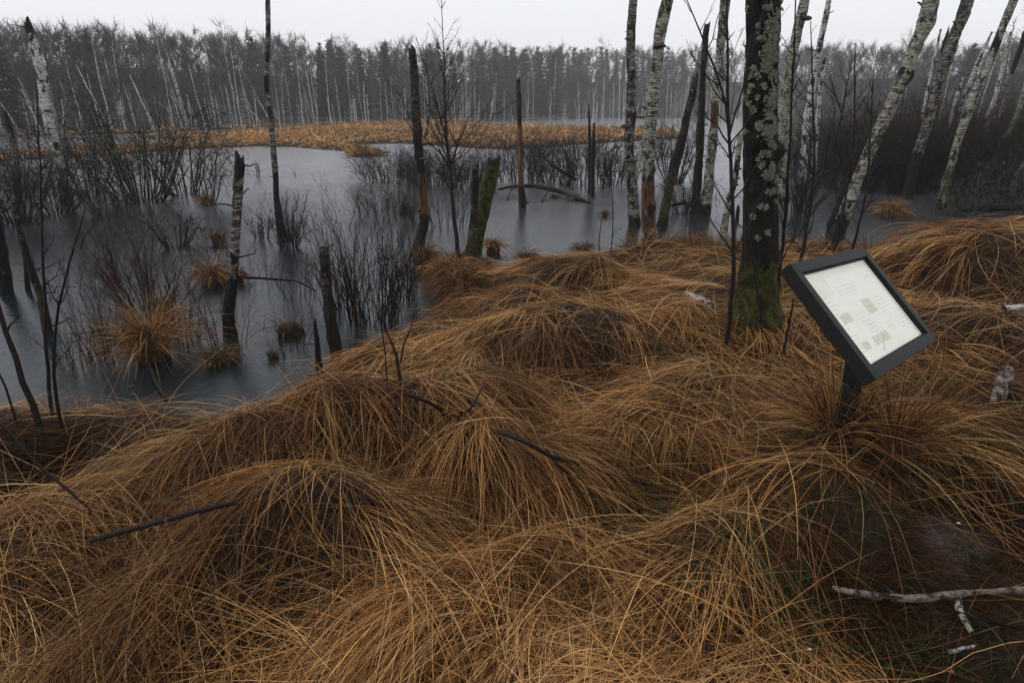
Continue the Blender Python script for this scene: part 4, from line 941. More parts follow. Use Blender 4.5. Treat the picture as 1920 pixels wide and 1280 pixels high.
shrub('lower fringe of dark twigs in front of the low dark mass', 725, 400, 55, 130, 'twig', st=50, r0=.0055, tw=240, **D)
shrub('dark bushy twigs behind the mossy cut trunk', 880, 348, 72, 120, 'twig', st=70, r0=.007, tw=340, **D)
shrub('twigs right of the bark-covered dead trunk, in front of the dark bushes', 835, 425, 90, 110, 'twig', st=40, r0=.005, base=.7)
shrub('brush behind the slim orange snag', 975, 340, 80, 130, 'twig', st=60, r0=.007, tw=300, **D)
shrub('brush right of the slim orange snag in mid water', 1040, 345, 72, 130, 'twig', st=60, r0=.007, tw=300, **D)
shrub('tangled brush around the tall pointed stake', 1100, 350, 92, 130, 'twig', st=56, r0=.009, tw=260, droop=.4, arch=.3, base=.6)
shrub('brush between the pointed stake and the straight lichened birch', 1150, 345, 84, 110, 'twig', st=50, r0=.007, tw=260, **D)
shrub('faint low brush far out in the water behind the pointed stake', 1075, 288, 26, 160, 'twig', st=60, r0=.006, tw=260, **D)
shrub('small twig bush far out in open water left of the birch clump', 1000, 292, 20, 90, 'twig', st=40, r0=.006, **D)
shrub('arching brush inside the birch clump behind the dark leaning snag', 1262, 345, 100, 110, 'twig_lichen', st=42, r0=.009, tw=240, **A)
shrub('thorny low tangle at the feet of the birch clump', 1280, 400, 62, 110, 'twig', st=34, r0=.008, tw=150, **A)
shrub('thin lichened tangle right of the birch clump', 1235, 300, 60, 80, 'twig_lichen', st=26, r0=.008, **A)
shrub('little lone twigs in open water left of the tall thin birch', 484, 332, 34, 24, 'twig', st=8, r0=.006)
shrub('tiny lone twig in the open water right of the tall thin birch', 553, 330, 22, 12, 'twig', st=3, r0=.005)
shrub('thin twigs in the dark water at the left edge, right of the bent mossy trunk', 130, 545, 110, 120, 'twig', st=20, r0=.0045, base=.7)
shrub('sparse twigs low in the left water by the tall bare stems', 150, 690, 120, 130, 'twig', st=20, r0=.0045, base=.6)
shrub('twigs at the right foot of the bark-covered dead trunk', 770, 420, 70, 70, 'twig', st=22, r0=.005)
shrub('twiggy brush at the water behind the thick dark trunk', 1500, 400, 120, 110, 'twig', st=40, r0=.007, tw=240)
shrub('bare tangle on the water edge left of the right-hand log', 1810, 405, 70, 150, 'twig_lichen', st=36, r0=.009, tw=200, **A)
shrub('lichened tangle behind the right-hand log', 1890, 385, 90, 130, 'twig_lichen', st=40, r0=.009, tw=240, **A)
# the dense dark thicket along the right shore
TH = [shrub_geo(44, 2.5, 1.3, .12, 360, .011, .45, 900 + k, 1.6, 0.0, .26, .8).build('thicket_bush', M['twig_thicket'], None) for k in range(4)]
nth = 0
for row, (dd, cnt) in enumerate([(0.3, 26), (1.8, 24), (4.0, 20), (7.5, 18), (12, 16)]):
    for i in range(cnt):
        px = 1455 + (2330 - 1455)*(i + rs.uniform(0, 1))/cnt
        yb = float(np.interp(px, [1455, 1490, 1560, 1640, 1740, 1830, 1930, 2400], [300, 330, 352, 356, 358, 362, 356, 350])); e = onz(px, yb, .1); e = e + unit(np.array([e[0], e[1], 0]))*(dd + rs.uniform(-.5, .5))
        o = TH[nth % 4] if nth < 4 else TH[nth % 4].copy()
        if nth >= 4: scene.collection.objects.link(o)
        hs = float(np.interp(px, [1455, 1520, 1600, 1750, 1900, 2400], [.62, .85, 1.0, 1.05, 1.0, 1.1]))*rs.uniform(.55, 1.12)*(1 + dd*.01)
        o.location = (e[0], e[1], max(-.05, gz(e[0], e[1]) - .05)); o.scale = (hs, hs, hs); o.rotation_euler = (0, 0, rs.uniform(0, 6.28)); nth += 1
        tag(o, 'red-brown bare bush in the dense thicket along the right shore', 'bush', 'bushes of the dense right-hand thicket')

def sapling(label, stems, z0, mat='twig', name='sapling', cat='sapling', n_br=16, bl=.5, lo=.25, ang=.75, pxY=None, ground=True, seed=None, sub=2.0, leanY=0.0, ext=0.0, thin=.8):
    """stems: list of pixel polylines top->bottom (x,y,w); all on the depth of the first stem's foot"""
    seed = seed or int(rs.integers(1, 99999)); rng = np.random.default_rng(seed)
    b = onz(*stems[0][-1][:2], z0); Y = b[1]; mb = MB()
    for st in stems:
        st = st[::-1]; C = np.array([ony(x, y, Y + leanY*(b[2]*0 + (stems[0][-1][1] - y)/600)) for x, y, w in st]); R = np.array([w*.5*pxm(c) for (x, y, w), c in zip(st, C)])*thin
        if ext: C = np.concatenate([C, [C[-1] + unit(C[-1] - C[-2])*ext]]); R = np.append(R, R[-1]*.3)
        s = np.concatenate([[0], np.cumsum(np.linalg.norm(np.diff(C, axis=0), axis=1))]); n = max(8, int(s[-1]/.12)); q = np.linspace(0, s[-1], n)
        P = np.stack([np.interp(q, s, C[:, k]) for k in range(3)], 1); r = np.interp(q, s, R)
        for _ in range(3): P[1:-1] = (P[:-2] + 2*P[1:-1] + P[2:])/4
        P[1:-1] += rng.normal(size=(n-2, 3))*r[1:-1, None]*.35
        P[0, 2] -= .06
        V, F = tubes(P[None], r[None], 6, rng); mb.add(V, F)
        m = max(1, int(n_br*s[-1]/2.0)) if n_br else 0
        if not m: continue
        i = (rng.uniform(lo, .98, m)*(n-1)).astype(int); az = rng.uniform(0, 6.28, m); T = unit(np.gradient(P, axis=0))[i]
        d = unit(T*math.cos(ang) + np.stack([np.cos(az), np.sin(az), 0*az], 1)*math.sin(ang)); L = bl*(1.15 - i/(n-1))*rng.uniform(.4, 1.3, m)
        k = np.linspace(0, 1, 6); Q = P[i][:, None] + d[:, None]*L[:, None, None]*k[None, :, None]; Q[:, 1:] += np.cumsum(rng.normal(size=(m, 5, 3))*.035, 1)*L[:, None, None]; Q[:, :, 2] += (k**2)[None]*L[:, None]*.22
        br = np.minimum(r[i]*.5, .006) + .0012
        V, F = tubes(Q, br[:, None]*np.linspace(1, .3, 6)[None], 4, rng); mb.add(V, F)
        ns = int(m*sub)
        j = rng.integers(0, m, ns); kk = rng.integers(1, 5, ns); o = Q[j, kk]; d2 = unit(d[j] + rvec(ns, rng)*.7); L2 = L[j]*rng.uniform(.15, .45, ns)
        Q2 = o[:, None] + d2[:, None]*L2[:, None, None]*np.array([0, .5, 1])[None, :, None]; Q2[:, 1:] += rng.normal(size=(ns, 2, 3))*(.08*L2)[:, None, None]
        V, F = tubes(Q2, (br[j]*.45)[:, None]*np.array([1, .8, .5])[None], 3, rng); mb.add(V, F)
    base = np.array([b[0], b[1], z0]); return tag(mb.build(name, M[mat], None, base), label, cat)

sapling('tall slim sapling with a reddish foot and many rising branches, left of the mossy trunk', [[(827, -5, 1.5), (830, 60, 2), (833, 120, 3.2), (834, 200, 4), (838, 270, 5.5), (846, 320, 7), (848, 380, 8.5), (855, 440, 9.5), (862, 500, 11)],
        [(780, 70, 1.5), (795, 120, 2), (812, 170, 2.5), (832, 240, 3), (840, 290, 4)], [(742, 160, 1.2), (762, 210, 2.2), (790, 260, 3), (825, 280, 3), (842, 305, 4)], [(880, 210, 1.2), (868, 250, 2), (850, 290, 3), (844, 325, 4)]], .1, 'twig_brown', n_br=30, bl=.85, lo=.25, sub=4)
sapling('dark thin multi-branched sapling left of the thick dark trunk, its stem splitting high up', [[(1363, -5, 4.5), (1364, 100, 6), (1365, 200, 7), (1368, 260, 7.5), (1372, 330, 8.5), (1376, 400, 9), (1375, 480, 10), (1370, 560, 10.5), (1363, 632, 11)],
        [(1284, -10, 2.5), (1298, 25, 3), (1312, 60, 4), (1335, 110, 5), (1355, 165, 5.5), (1368, 230, 6)], [(1408, 70, 2.5), (1402, 130, 4), (1390, 180, 4.5), (1370, 235, 5)], [(1440, -5, 2), (1420, 55, 2.5), (1398, 150, 3.5)]], .42, n_br=15, bl=.6, lo=.12, sub=2.8)
sapling('thin dark sapling in front of the thick dark trunk', [[(1400, 350, 2), (1402, 430, 3.5), (1412, 500, 5), (1422, 560, 5), (1430, 620, 6)]], .40, n_br=8, bl=.35)
sapling('long black sapling passing just left of the sign frame', [[(1492, -5, 3.5), (1490, 60, 4), (1486, 150, 5), (1482, 250, 6), (1478, 330, 7), (1470, 420, 8), (1462, 520, 9), (1452, 600, 10)]], .42, n_br=12, bl=.6, lo=.2, sub=2.6)
sapling('dark sapling with a forked stem rising behind the top left corner of the sign', [[(1520, 40, 2), (1522, 110, 3), (1524, 190, 4.5), (1528, 270, 6), (1526, 330, 7), (1519, 390, 8), (1508, 440, 8.5), (1500, 490, 9)],
        [(1597, 115, 2), (1585, 170, 3), (1575, 230, 3.5), (1560, 290, 5), (1535, 335, 5.5), (1521, 375, 6)], [(1556, 135, 1.5), (1565, 180, 2.5), (1582, 215, 2.5)]], .30, n_br=20, bl=.75, lo=.08, sub=3)
sapling('straight black sapling right of the forked one', [[(1638, 130, 2), (1636, 180, 3), (1633, 240, 4), (1630, 310, 5), (1622, 380, 5.5), (1608, 430, 6), (1596, 480, 7)]], .30, n_br=16, bl=.7, lo=.1, sub=3)
sapling('short-topped twiggy sapling standing against the pale distant wood', [[(1603, 82, 2), (1604, 130, 3.5), (1602, 200, 4), (1600, 270, 4.5), (1590, 350, 5), (1575, 430, 6), (1560, 482, 7)]], .25, n_br=20, bl=.75, lo=.1, sub=3)
sapling('thin stem leaning behind the sign, left of its post', [[(1487, 560, 4), (1480, 610, 6), (1470, 650, 7)]], .42, n_br=3, bl=.2)
sapling('black sapling shaped like a Y in front of the left water', [[(700, 560, 1.5), (712, 600, 3), (722, 625, 4), (735, 640, 5), (748, 655, 7), (750, 700, 8), (750, 745, 9)], [(783, 560, 1.5), (775, 600, 2.5), (762, 640, 4), (750, 660, 5)], [(710, 590, 3), (722, 640, 3.5), (725, 700, 4), (726, 762, 5)]], .55, 'twig_brown', n_br=4, bl=.2, lo=.3)
sapling('tall bare black stem at the left, first of the three rising from the hummock', [[(72, 240, 3), (76, 300, 4), (79, 400, 5), (80, 480, 6), (84, 600, 7), (88, 700, 8), (94, 765, 9)]], .42, n_br=9, bl=.35, lo=.3, ext=.3)
sapling('curved bare stem leaning right with a long side twig, on the left hummock', [[(160, 392, 2.5), (147, 435, 4), (130, 490, 5), (112, 550, 6), (98, 640, 7.5), (95, 690, 8), (101, 740, 9), (112, 790, 10)], [(196, 370, 1.2), (180, 420, 2), (160, 445, 2.5), (146, 446, 3)]], .42, n_br=7, bl=.3)
sapling('thickest black stem leaning left out of the picture, on the left hummock', [[(-6, 560, 11), (8, 610, 12), (22, 660, 13), (40, 710, 14), (60, 760, 15), (76, 800, 17)]], .42, n_br=7, bl=.35, ext=.8)
sapling('thin bare stem at the far left edge below the black trunk', [[(-5, 690, 4), (12, 725, 5), (28, 765, 6), (34, 800, 7)]], .42, n_br=3, bl=.25, ext=.5)
sapling('long dark arching stem hanging over the left hummock down to the lichened branch', [[(-15, 780, 7), (30, 830, 8), (80, 880, 8), (130, 925, 7), (180, 968, 7), (232, 998, 6)]], .40, name='arching_stem', cat='branch', n_br=1, bl=.15)
sapling('thin wet twigs right of the foot of the sign post', [[(1640, 735, 2.5), (1622, 775, 4), (1600, 820, 5), (1592, 845, 5)], [(1664, 745, 1.5), (1645, 760, 2), (1622, 778, 3)]], .42, n_br=2, bl=.12)
sapling('thin stem in open water left of the birch clump', [[(1145, 315, 1), (1148, 360, 2), (1150, 430, 2.5), (1146, 470, 3), (1143, 487, 3)], [(1166, 428, 1), (1150, 435, 1.6)]], .15, n_br=1, bl=.2)
sapling('short thin stem in open water beside the taller thin stem', [[(1132, 395, 1), (1124, 430, 2), (1123, 480, 3)]], .15, n_br=1, bl=.1)

# ---------------------------------------------------------------- fallen branches and logs
def branch(label, pts, mat, lift=.03, name='fallen_branch', cat='branch', zfix=None, side=(), jag=.02, sides=8, rough=.12, nst=3, zone='b', rmul=1.0):
    """pts: (x, y, w, z above surface) along the branch, each on the ground or water"""
    rng = np.random.default_rng(int(rs.integers(1, 9999))); root = None
    for k, L in enumerate([pts] + list(side)):
        C = []; R = []
        for (x, y, w, up) in L:
            z = .3
            for _ in range(6):
                p = onz(x, y, z); z = (zfix if zfix is not None else max(look(LZ, p[0], p[1]), 0.0)) + lift + up
            p = onz(x, y, z); C.append(p); R.append(w*.5*pxm(p)*rmul)
        C = np.array(C); Z = np.tile(np.array(ZN[zone], float), (len(C), 1))
        V, F, Zf, (P, r, T) = trunk_geo(C, R, Z, sides, rough, int(rng.integers(1, 9999)), jag, .035, 5)
        if root is None:
            base = C.mean(0); mb = MB()
        mb.add(V - base, F, zone=Zf)
        if nst and k == 0:
            Vs, Fs = stubs(P, r, T, nst, .06, rng, .1, .95, .4, .6); mb.add(Vs - base, Fs, zone=np.tile([0, .6, 0], (len(Vs), 1)))
        root = 1
    o = mb.build(name, mat, None); o.location = tuple(base); return tag(o, label, cat)
branch('long lichened branch lying across the grass between the two left mounds', [(95, 1036, 7, .13), (150, 1018, 8, .15), (215, 1000, 11, .17), (260, 988, 11, .17), (320, 972, 10, .16), (380, 955, 11, .15), (440, 943, 7, .13)], BL, zone='d', nst=5)
branch('short bent branch end behind the crest of the nearest mound', [(584, 918, 6, .12), (596, 926, 8, .09), (620, 929, 8, .09), (660, 931, 8, .09), (692, 935, 7, .08), (730, 952, 7, .05), (770, 968, 7, .03), (810, 976, 5, .0)], GB, zone='d')
branch('long thin dark branch with forks lying down the slope of the hanging mound', [(762, 738, 11, .12), (800, 752, 7, .13), (856, 784, 9, .14), (910, 798, 8, .14), (960, 818, 8, .14), (1000, 835, 7, .14), (1035, 858, 8, .14), (1090, 868, 6, .13), (1150, 890, 6, .12), (1200, 905, 5, .10), (1262, 920, 4, .07)], SN, zone='d', nst=6,
       side=[[(856, 786, 7, .14), (845, 830, 7, .16), (838, 860, 6, .16), (825, 895, 6, .15), (812, 922, 8, .14)], [(1035, 858, 6, .14), (1060, 885, 5, .13), (1110, 925, 5, .12), (1170, 950, 5, .05), (1260, 955, 4, .04)], [(840, 862, 5, .1), (865, 838, 5, .08), (890, 822, 3, .08)], [(858, 782, 4, .08), (885, 765, 4, .1), (902, 730, 3, .14)]])
branch('short white birch log lying in the grass left of the thick dark trunk', [(1288, 553, 14, .03), (1305, 560, 17, .03), (1322, 568, 18, .03), (1338, 574, 17, .03)], B, name='birch_log', cat='log', sides=12, nst=1)
branch('white birch branch with dark bands lying across the lower right corner', [(1562, 1102, 10, .02), (1610, 1112, 12, .02), (1650, 1118, 14, .02), (1700, 1122, 15, .02), (1760, 1120, 15, .02), (1790, 1114, 15, .02), (1830, 1110, 13, .02), (1880, 1110, 13, .02), (1925, 1104, 13, .02), (1990, 1100, 12, .02)], M['old_birch'], zone='b', name='birch_branch', sides=12, nst=3)
branch('stubby lichened twig pointing down from the white birch branch at the lower right', [(1798, 1125, 10, .02), (1800, 1150, 12, .02), (1812, 1168, 12, .02), (1822, 1184, 10, .02)], BL)
branch('thin dark stick running right from the stubby lichened twig', [(1790, 1146, 6, .03), (1830, 1158, 6, .02), (1880, 1172, 6, .02), (1930, 1182, 5, .02)], DB)
branch('small lichened stick lying alone near the bottom right', [(1778, 1222, 8, .02), (1800, 1218, 8, .02), (1826, 1212, 7, .02)], BL, nst=1)
branch('pinkish stripped log end sticking out of the grass at the right edge', [(1888, 692, 20, .10), (1884, 712, 26, .08), (1876, 735, 24, .05), (1868, 760, 20, -.02)], M['old_birch'], name='log', cat='log', zone='b', sides=12, nst=2)
branch('white birch log at the right edge beyond the sign', [(1882, 578, 10, .05), (1910, 577, 12, .05), (1950, 574, 14, .05), (2000, 572, 14, .05)], B, name='birch_log', cat='log', sides=12)
branch('dead branch lying in the water between the mossy cut trunk and the pointed stake', [(935, 355, 4, .12), (960, 350, 6, .16), (1000, 348, 8, .2), (1030, 354, 8, .16), (1060, 362, 8, .08), (1085, 372, 7, .02), (1105, 380, 6, -.02)], SN, zfix=0, zone='d', nst=14,
       side=[[(960, 352, 3, .15), (950, 375, 3, .0)], [(975, 350, 3, .18), (990, 380, 3, .0)], [(1030, 354, 3, .15), (1015, 378, 3, .0)]])
branch('crooked dead branch hanging above the brush left of the pointed stake', [(1002, 270, 4, .9), (1015, 290, 5, .7), (1035, 310, 6, .5), (1060, 325, 6, .3), (1080, 338, 5, .1)], SN, zfix=0, zone='d', nst=8)
branch('dark log lying along the water edge at the far right', [(1800, 394, 9, .03), (1850, 390, 13, .06), (1900, 388, 16, .1), (1950, 384, 17, .12), (2020, 380, 17, .12)], SN, name='log', cat='log', zfix=.05, zone='d', sides=12)
branch('thin horizontal branch reaching right from the broken birch over the water', [(446, 520, 5, .55), (480, 521, 5, .55), (520, 524, 4, .5), (560, 527, 3, .45), (590, 545, 2, .3)], DB, zfix=0, zone='k', nst=4)
branch('black sunken branch in the water below the big left tussock', [(278, 680, 5, .04), (286, 700, 6, .02), (296, 722, 7, .0), (312, 745, 6, .0)], SN, zfix=0, zone='d')
branch('pale lichened dead twigs leaning in the water in front of the big left willow tangle', [(172, 395, 3, .05), (200, 385, 4, .15), (228, 372, 4, .3)], BL, zfix=0, side=[[(216, 392, 4, .0), (205, 360, 4, .5), (190, 330, 4, .9)]])
branch('tangle of dead twigs in the water at the feet of the birch clump', [(1262, 385, 6, .1), (1285, 380, 7, .12), (1300, 388, 8, .05), (1316, 396, 7, .0)], DB, zfix=0, nst=10)

# ---------------------------------------------------------------- grass
rg = np.random.default_rng(77)
GREEN = np.array([[.016, .034, .008], [.026, .044, .012], [.05, .062, .02]])
def tussock(label, px, py, wpx, hpx, z0=0.0, n=260, green=.0, dark=1.0, upright=.5, L=None, cols=(.2, .22, .2, .14, .14, .1), name='grass_tussock', group=None, bw=.0035):
    b = onz(px, py, z0); s = pxm(b); w = wpx*s*.5; h = hpx*s; mb = MB(); k = 6; t = np.linspace(0, 1, k)
    # peaty core
    th = np.arange(14)/14*6.28; rows = []
    for q, z in ((.62, -.15), (.60, .10), (.50, .35), (.30, .50), (.05, .56)):
        rows.append(np.stack([np.cos(th)*w*q*(1+.12*np.sin(3*th+z*9)), np.sin(th)*w*q*(1+.12*np.cos(2*th+z*5)), np.full(14, z*h)], 1))
    V = np.concatenate(rows); j = np.arange(14); F = np.concatenate([np.stack([i*14+j, i*14+(j+1) % 14, (i+1)*14+(j+1) % 14, (i+1)*14+j], 1) for i in range(4)])
    mb.add(V, F, col=np.tile([.03, .018, .010], (len(V), 1)))
    az = rg.uniform(0, 6.28, n); rad = w*.45*np.sqrt(rg.uniform(0, 1, n)); el = rg.uniform(.15, 1.35, n)
    LL = (h*upright + w*.8)*rg.uniform(.5, 1.25, n)
    o = np.stack([np.cos(az)*rad, np.sin(az)*rad, h*.45*(1 - (rad/(w*.5))**2)], 1)
    az2 = az + rg.normal(size=n)*.5
    d = np.stack([np.cos(az2)*np.cos(el), np.sin(az2)*np.cos(el), np.sin(el)], 1)
    P = o[:, None] + d[:, None]*(LL[:, None]*t[None])[..., None]
    P[:, :, 2] -= (LL*rg.uniform(.5, 1.1, n)*(1.0 - .5*upright))[:, None]*(t**2.2)[None]
    P[:, :, 2] = np.maximum(P[:, :, 2], -z0 + .004)
    W = bw*max(1, (b[1]/5)**.7)*rg.uniform(.6, 1.3, n)[:, None]*np.array([1, 1, .95, .85, .6, .15])[None]
    V, F = ribbons(P, W, rg)
    c = grass_cols(n, rg, cols, (.55, 1.15))*dark
    if green: g = rg.uniform(0, 1, n) < green; c[g] = GREEN[rg.integers(0, 3, g.sum())]
    mb.add(V, F, col=np.repeat(c, 2*k, 0))
    o = mb.build(name, M['grass'], None); o.location = (b[0], b[1], z0); return tag(o, label, 'tussock', group)
tussock('small round straw tussock alone in the water left of the broken birch', 387, 382, 32, 24, n=160)
tussock('big straw tussock standing in the left water with the red-twigged bush growing out of it', 288, 672, 92, 112, n=900, upright=.95)
tussock('small mossy green clump on top of the big left tussock', 300, 590, 34, 44, z0=.32, n=160, green=.7, upright=.9)
tussock('ragged straw tussock left of the foot of the broken birch', 402, 530, 78, 58, n=420)
tussock('narrow straw tussock touching the right side of the broken birch', 449, 528, 26, 42, n=150)
tussock('small straw tussock behind the ragged one, by the broken birch', 408, 455, 34, 34, n=160)
tussock('low greenish grass clump at the foot of the broken birch, nearest the bank', 412, 680, 80, 40, n=260, green=.35, dark=.8, upright=.7)
tussock('thin drooping grass clump in the water left of the sawn post', 545, 625, 80, 40, n=90, green=.3, upright=.9)
tussock('tiny dark green clump in the water left of the black rotten stake', 512, 672, 34, 22, n=90, green=.8, dark=.6)
tussock('round tussock carrying the bark-covered dead trunk', 799, 494, 56, 48, n=420, dark=.8)
tussock('shaggy brown tussock at the left foot of the mossy cut trunk', 846, 528, 86, 66, n=620, dark=.8, z0=.05)
tussock('tall shaggy tussock hanging over the dark inlet below the mossy trunk', 872, 555, 80, 90, n=640, dark=.75, z0=.05)
tussock('domed tussock just right of the mossy cut trunk', 925, 470, 42, 34, n=320, z0=.03)
tussock('domed dark brown tussock at the edge of the open water', 989, 494, 52, 34, n=380, z0=.03, dark=.85)
tussock('dark mossy hummock with grey stems left of the low pointed crest', 1092, 478, 44, 34, n=200, dark=.45, green=.2)
tussock('tiny dark tussock alone in the open water left of the birch clump', 1134, 406, 16, 18, n=110, dark=.5)
tussock('small bushy brown tussock behind the fan of upright willow rods', 763, 398, 34, 26, n=160, dark=.7)
tussock('round orange tussock in the right-hand water behind the sign', 1670, 404, 52, 36, n=380)
tussock('olive low clump at the broken end of the dead branch in mid water', 1078, 376, 30, 14, n=120, green=.6, dark=.8)
tussock('olive low clump beside the slim orange snag in mid water', 1040, 372, 20, 12, n=90, green=.5, dark=.7)
tussock('mossy green hummock under the foot of the thicket, right of the strongly leaning birch', 1682, 352, 40, 20, n=160, green=.7, dark=.8)
tussock('tall ragged brown grass hiding the foot of the sign post', 1562, 828, 120, 110, z0=.36, n=520, upright=1.3, dark=.9)
tussock('dark upright grass tuft right of the sign post, beside the thin wet twigs', 1665, 850, 150, 120, z0=.34, n=520, upright=1.4, dark=.65)
for i, (x, y, w, h) in enumerate([(1196, 484, 66, 40), (1246, 482, 62, 44), (1296, 480, 60, 46), (1340, 478, 56, 40), (1500, 482, 60, 34), (1556, 484, 70, 34), (1625, 486, 70, 30), (1700, 482, 80, 34), (1390, 486, 60, 36)]):
    tussock(['brown upright tussock at the rotten-footed birch on the bank edge', 'brown upright tussock between rotten-footed birch and dark leaning snag on the bank edge', 'brown upright tussock below the straight brown snag on the bank edge', 'brown upright tussock left of the curved lichened birch on the bank edge',
             'tussock on the bank edge right of the thick dark trunk', 'tussock at the foot of the strongly leaning birch', 'tussock on the bank edge above the top rail of the sign', 'wide tussock on the bank edge in front of the orange tussock in the water', 'tussock on the bank edge directly behind the thick dark trunk'][i], x, y, w, h, z0=.12, n=420, dark=.8, upright=.9)

# --- the thatched grass of the bank
LZ2 = np.maximum(blur(blur(LZ, 2), 2), LZ - .015); DGX2, DGY2 = look_g = (np.gradient(blur(blur(LZ, 5), 4), LS)[1], np.gradient(blur(blur(LZ, 5), 4), LS)[0])
BARE = [(1770, 1010, .55, .95), (1740, 1180, .48, .85), (1920, 1180, .6, .8), (1880, 860, .4, .6), (1180, 935, .20, .6), (840, 985, .14, .6), (690, 885, .13, .6), (150, 1215, .15, .9), (130, 872, .24, .8), (1560, 1060, .2, .5)]
BW = [(*onz(x, y, .25)[:2], r, k) for x, y, r, k in BARE]
def bare(x, y):
    f = np.ones_like(x)
    for cx, cyy, r, k in BW: f = f*(1 - k*np.exp(-(((x-cx)**2 + (y-cyy)**2)/r**2)**1.5))
    return f
COMB = [(560,930,-1,.75),(350,1100,-1,.7),(700,1000,1,.6),(450,830,-.3,1),(380,860,-.7,.7),(530,800,.8,.5),(640,770,-.2,1),(760,790,.6,1),(700,640,-1,.45),(850,640,-1,.3),(940,840,-.2,1),
 (1050,850,1,.35),(1200,850,1,.05),(1080,640,0,1),(950,600,-1,.5),(1200,620,1,.4),(1320,640,-1,.55),(1700,520,-1,.05),(1850,560,-1,.15),(1880,430,-.8,.6),(1250,760,-1,.1),(1400,800,1,.1),(1530,900,-.7,.9),(1620,900,.6,1),
 (1350,1010,-.3,1),(1000,1030,-1,.5),(850,1110,-1,.35),(700,1170,-1,.4),(1150,1100,-1,.6),(1400,1160,-.5,1),(200,780,-1,.12),(100,960,1,.1),(60,1100,1,.35),(300,1220,-1,.8),(1100,500,-1,.3),(1250,500,-1,.1),(880,1000,1,.6),(1450,700,-.5,.8),(1600,760,1,.3),(1750,700,1,.2),(1800,1100,-1,.2)]
CW = []
for x_, y_, dx_, dy_ in COMB:
    p_, q_ = onz(x_, y_, .35), onz(x_ + dx_*25, y_ + dy_*25, .35); v_ = unit((q_ - p_)[:2]); CW.append((*p_[:2], *v_))
def comb(x, y):
    vx = np.zeros_like(x); vy = np.zeros_like(x)
    for cx, cyy, ax, ay in CW:
        w = 1/(((x-cx)**2 + (y-cyy)**2)/(.04*(cx*cx + cyy*cyy)) + .05)**1.6; vx += w*ax; vy += w*ay
    l = np.hypot(vx, vy) + 1e-9; return vx/l, vy/l
def strands(n_cl, per, Lr, seed, over=False, colw=(.24, .26, .22, .14, .08, .06), v=(.6, 1.15), wid=.0021, rad=.07, near_pow=1.7, seg=8, lift=(.01, .06), jit=.22, field=None, curl=.03, stiff=.05, region=None, dark=1.0):
    rng = np.random.default_rng(seed); pts = []
    while sum(len(p) for p in pts) < n_cl:
        m = n_cl*6
        if region is None:
            x = rng.uniform(-5.2, 10.5, m); y = rng.uniform(.35, 13.5, m)
            if_ = (abs(x) < .92*y + 1.3); dist = np.hypot(x, y) + .4; pr = np.minimum(1, (1.9/dist)**near_pow)
        else:
            cx, cyy, rx_, ry_ = region; x = rng.normal(cx, rx_, m); y = rng.normal(cyy, ry_, m); if_ = np.ones(m, bool); pr = np.ones(m)
        k = if_ & (rng.uniform(0, 1, m) < pr) & (look(LZ, x, y) > .05) & (rng.uniform(0, 1, m) < bare(x, y)) & (rng.uniform(0, 1, m) < np.clip(.62 + .95*n2(x, y, 3.1, 55), .12, 1))
        pts.append(np.stack([x[k], y[k]], 1))
    c = np.concatenate(pts)[:n_cl]
    gx_, gy_ = look(DGX, c[:, 0], c[:, 1]), look(DGY, c[:, 0], c[:, 1]); g = np.hypot(gx_, gy_)
    # direction: down the slope where steep, else along broad swathes
    sw = 2.6*n2(c[:, 0], c[:, 1], .75, 21) + 3.6
    fx, fy = comb(c[:, 0], c[:, 1])
    a = np.arctan2(-gy_*.38 + fy, -gx_*.38 + fx) + rng.normal(size=n_cl)*jit + .75*n2(c[:, 0], c[:, 1], 1.5, 71)
    if over: a = rng.uniform(0, 6.28, n_cl)*.6 + a*.4 + rng.normal(size=n_cl)*.6
    N = n_cl*per
    ci = np.repeat(np.arange(n_cl), per)
    o = c[ci] + rng.normal(size=(N, 2))*rad; ang = a[ci] + rng.normal(size=N)*(.30 if not over else .35)
    dist = np.hypot(o[:, 0], o[:, 1])
    # tufts nearer the crest of a mound part to both sides
    Lc = rng.uniform(*Lr, n_cl); L = Lc[ci]*rng.uniform(.55, 1.15, N); ds = L/seg
    cur = np.repeat(rng.normal(size=n_cl)*curl, per) + rng.normal(size=N)*curl*.6
    P = np.zeros((N, seg + 1, 3)); x, y = o[:, 0].copy(), o[:, 1].copy()
    off0 = rng.uniform(*lift, N)
    z = look(LZ2, x, y) + off0*.2 - .01; vz = rng.uniform(.05, .40, N) if not over else rng.uniform(.0, .26, N)
    P[:, 0] = np.stack([x, y, z], 1)
    for s in range(seg):
        ang = ang + cur*(1.6 if s > 1 else .6)
        if s % 2 == 0:
            hx, hy = look(DGX2, x, y), look(DGY2, x, y)
            tx_, ty_ = np.cos(ang) - hx*.22, np.sin(ang) - hy*.22; ang = np.arctan2(ty_, tx_)
        ch = np.sqrt(1 - np.clip(vz, -.9, .9)**2)
        x = x + np.cos(ang)*ds*ch; y = y + np.sin(ang)*ds*ch; zn = z + vz*ds
        ter = look(LZ2, x, y) + off0*(.35 + .65*np.sin(math.pi*min(1, (s+1)/seg)*.9)) ; ter = np.maximum(ter, .012 + off0*.2)
        hit = zn < ter
        zn = np.where(hit, ter, zn)
        vz = np.where(hit, np.clip((ter - z)/np.maximum(ds, 1e-4), -.7, .5), vz)
        vz = np.clip(vz - rng.uniform(.5, 1.3, N)*ds*(2.4 if not over else .9), -.85, .8)
        z = zn; P[:, s+1] = np.stack([x, y, z], 1)
    near = np.hypot(P[:, :, 0], P[:, :, 1]).min(1) > .85
    if over:
        for s in (seg//2, seg-1): near &= (P[:, s, 2] - look(LZ2, P[:, s, 0], P[:, s, 1])) < .19
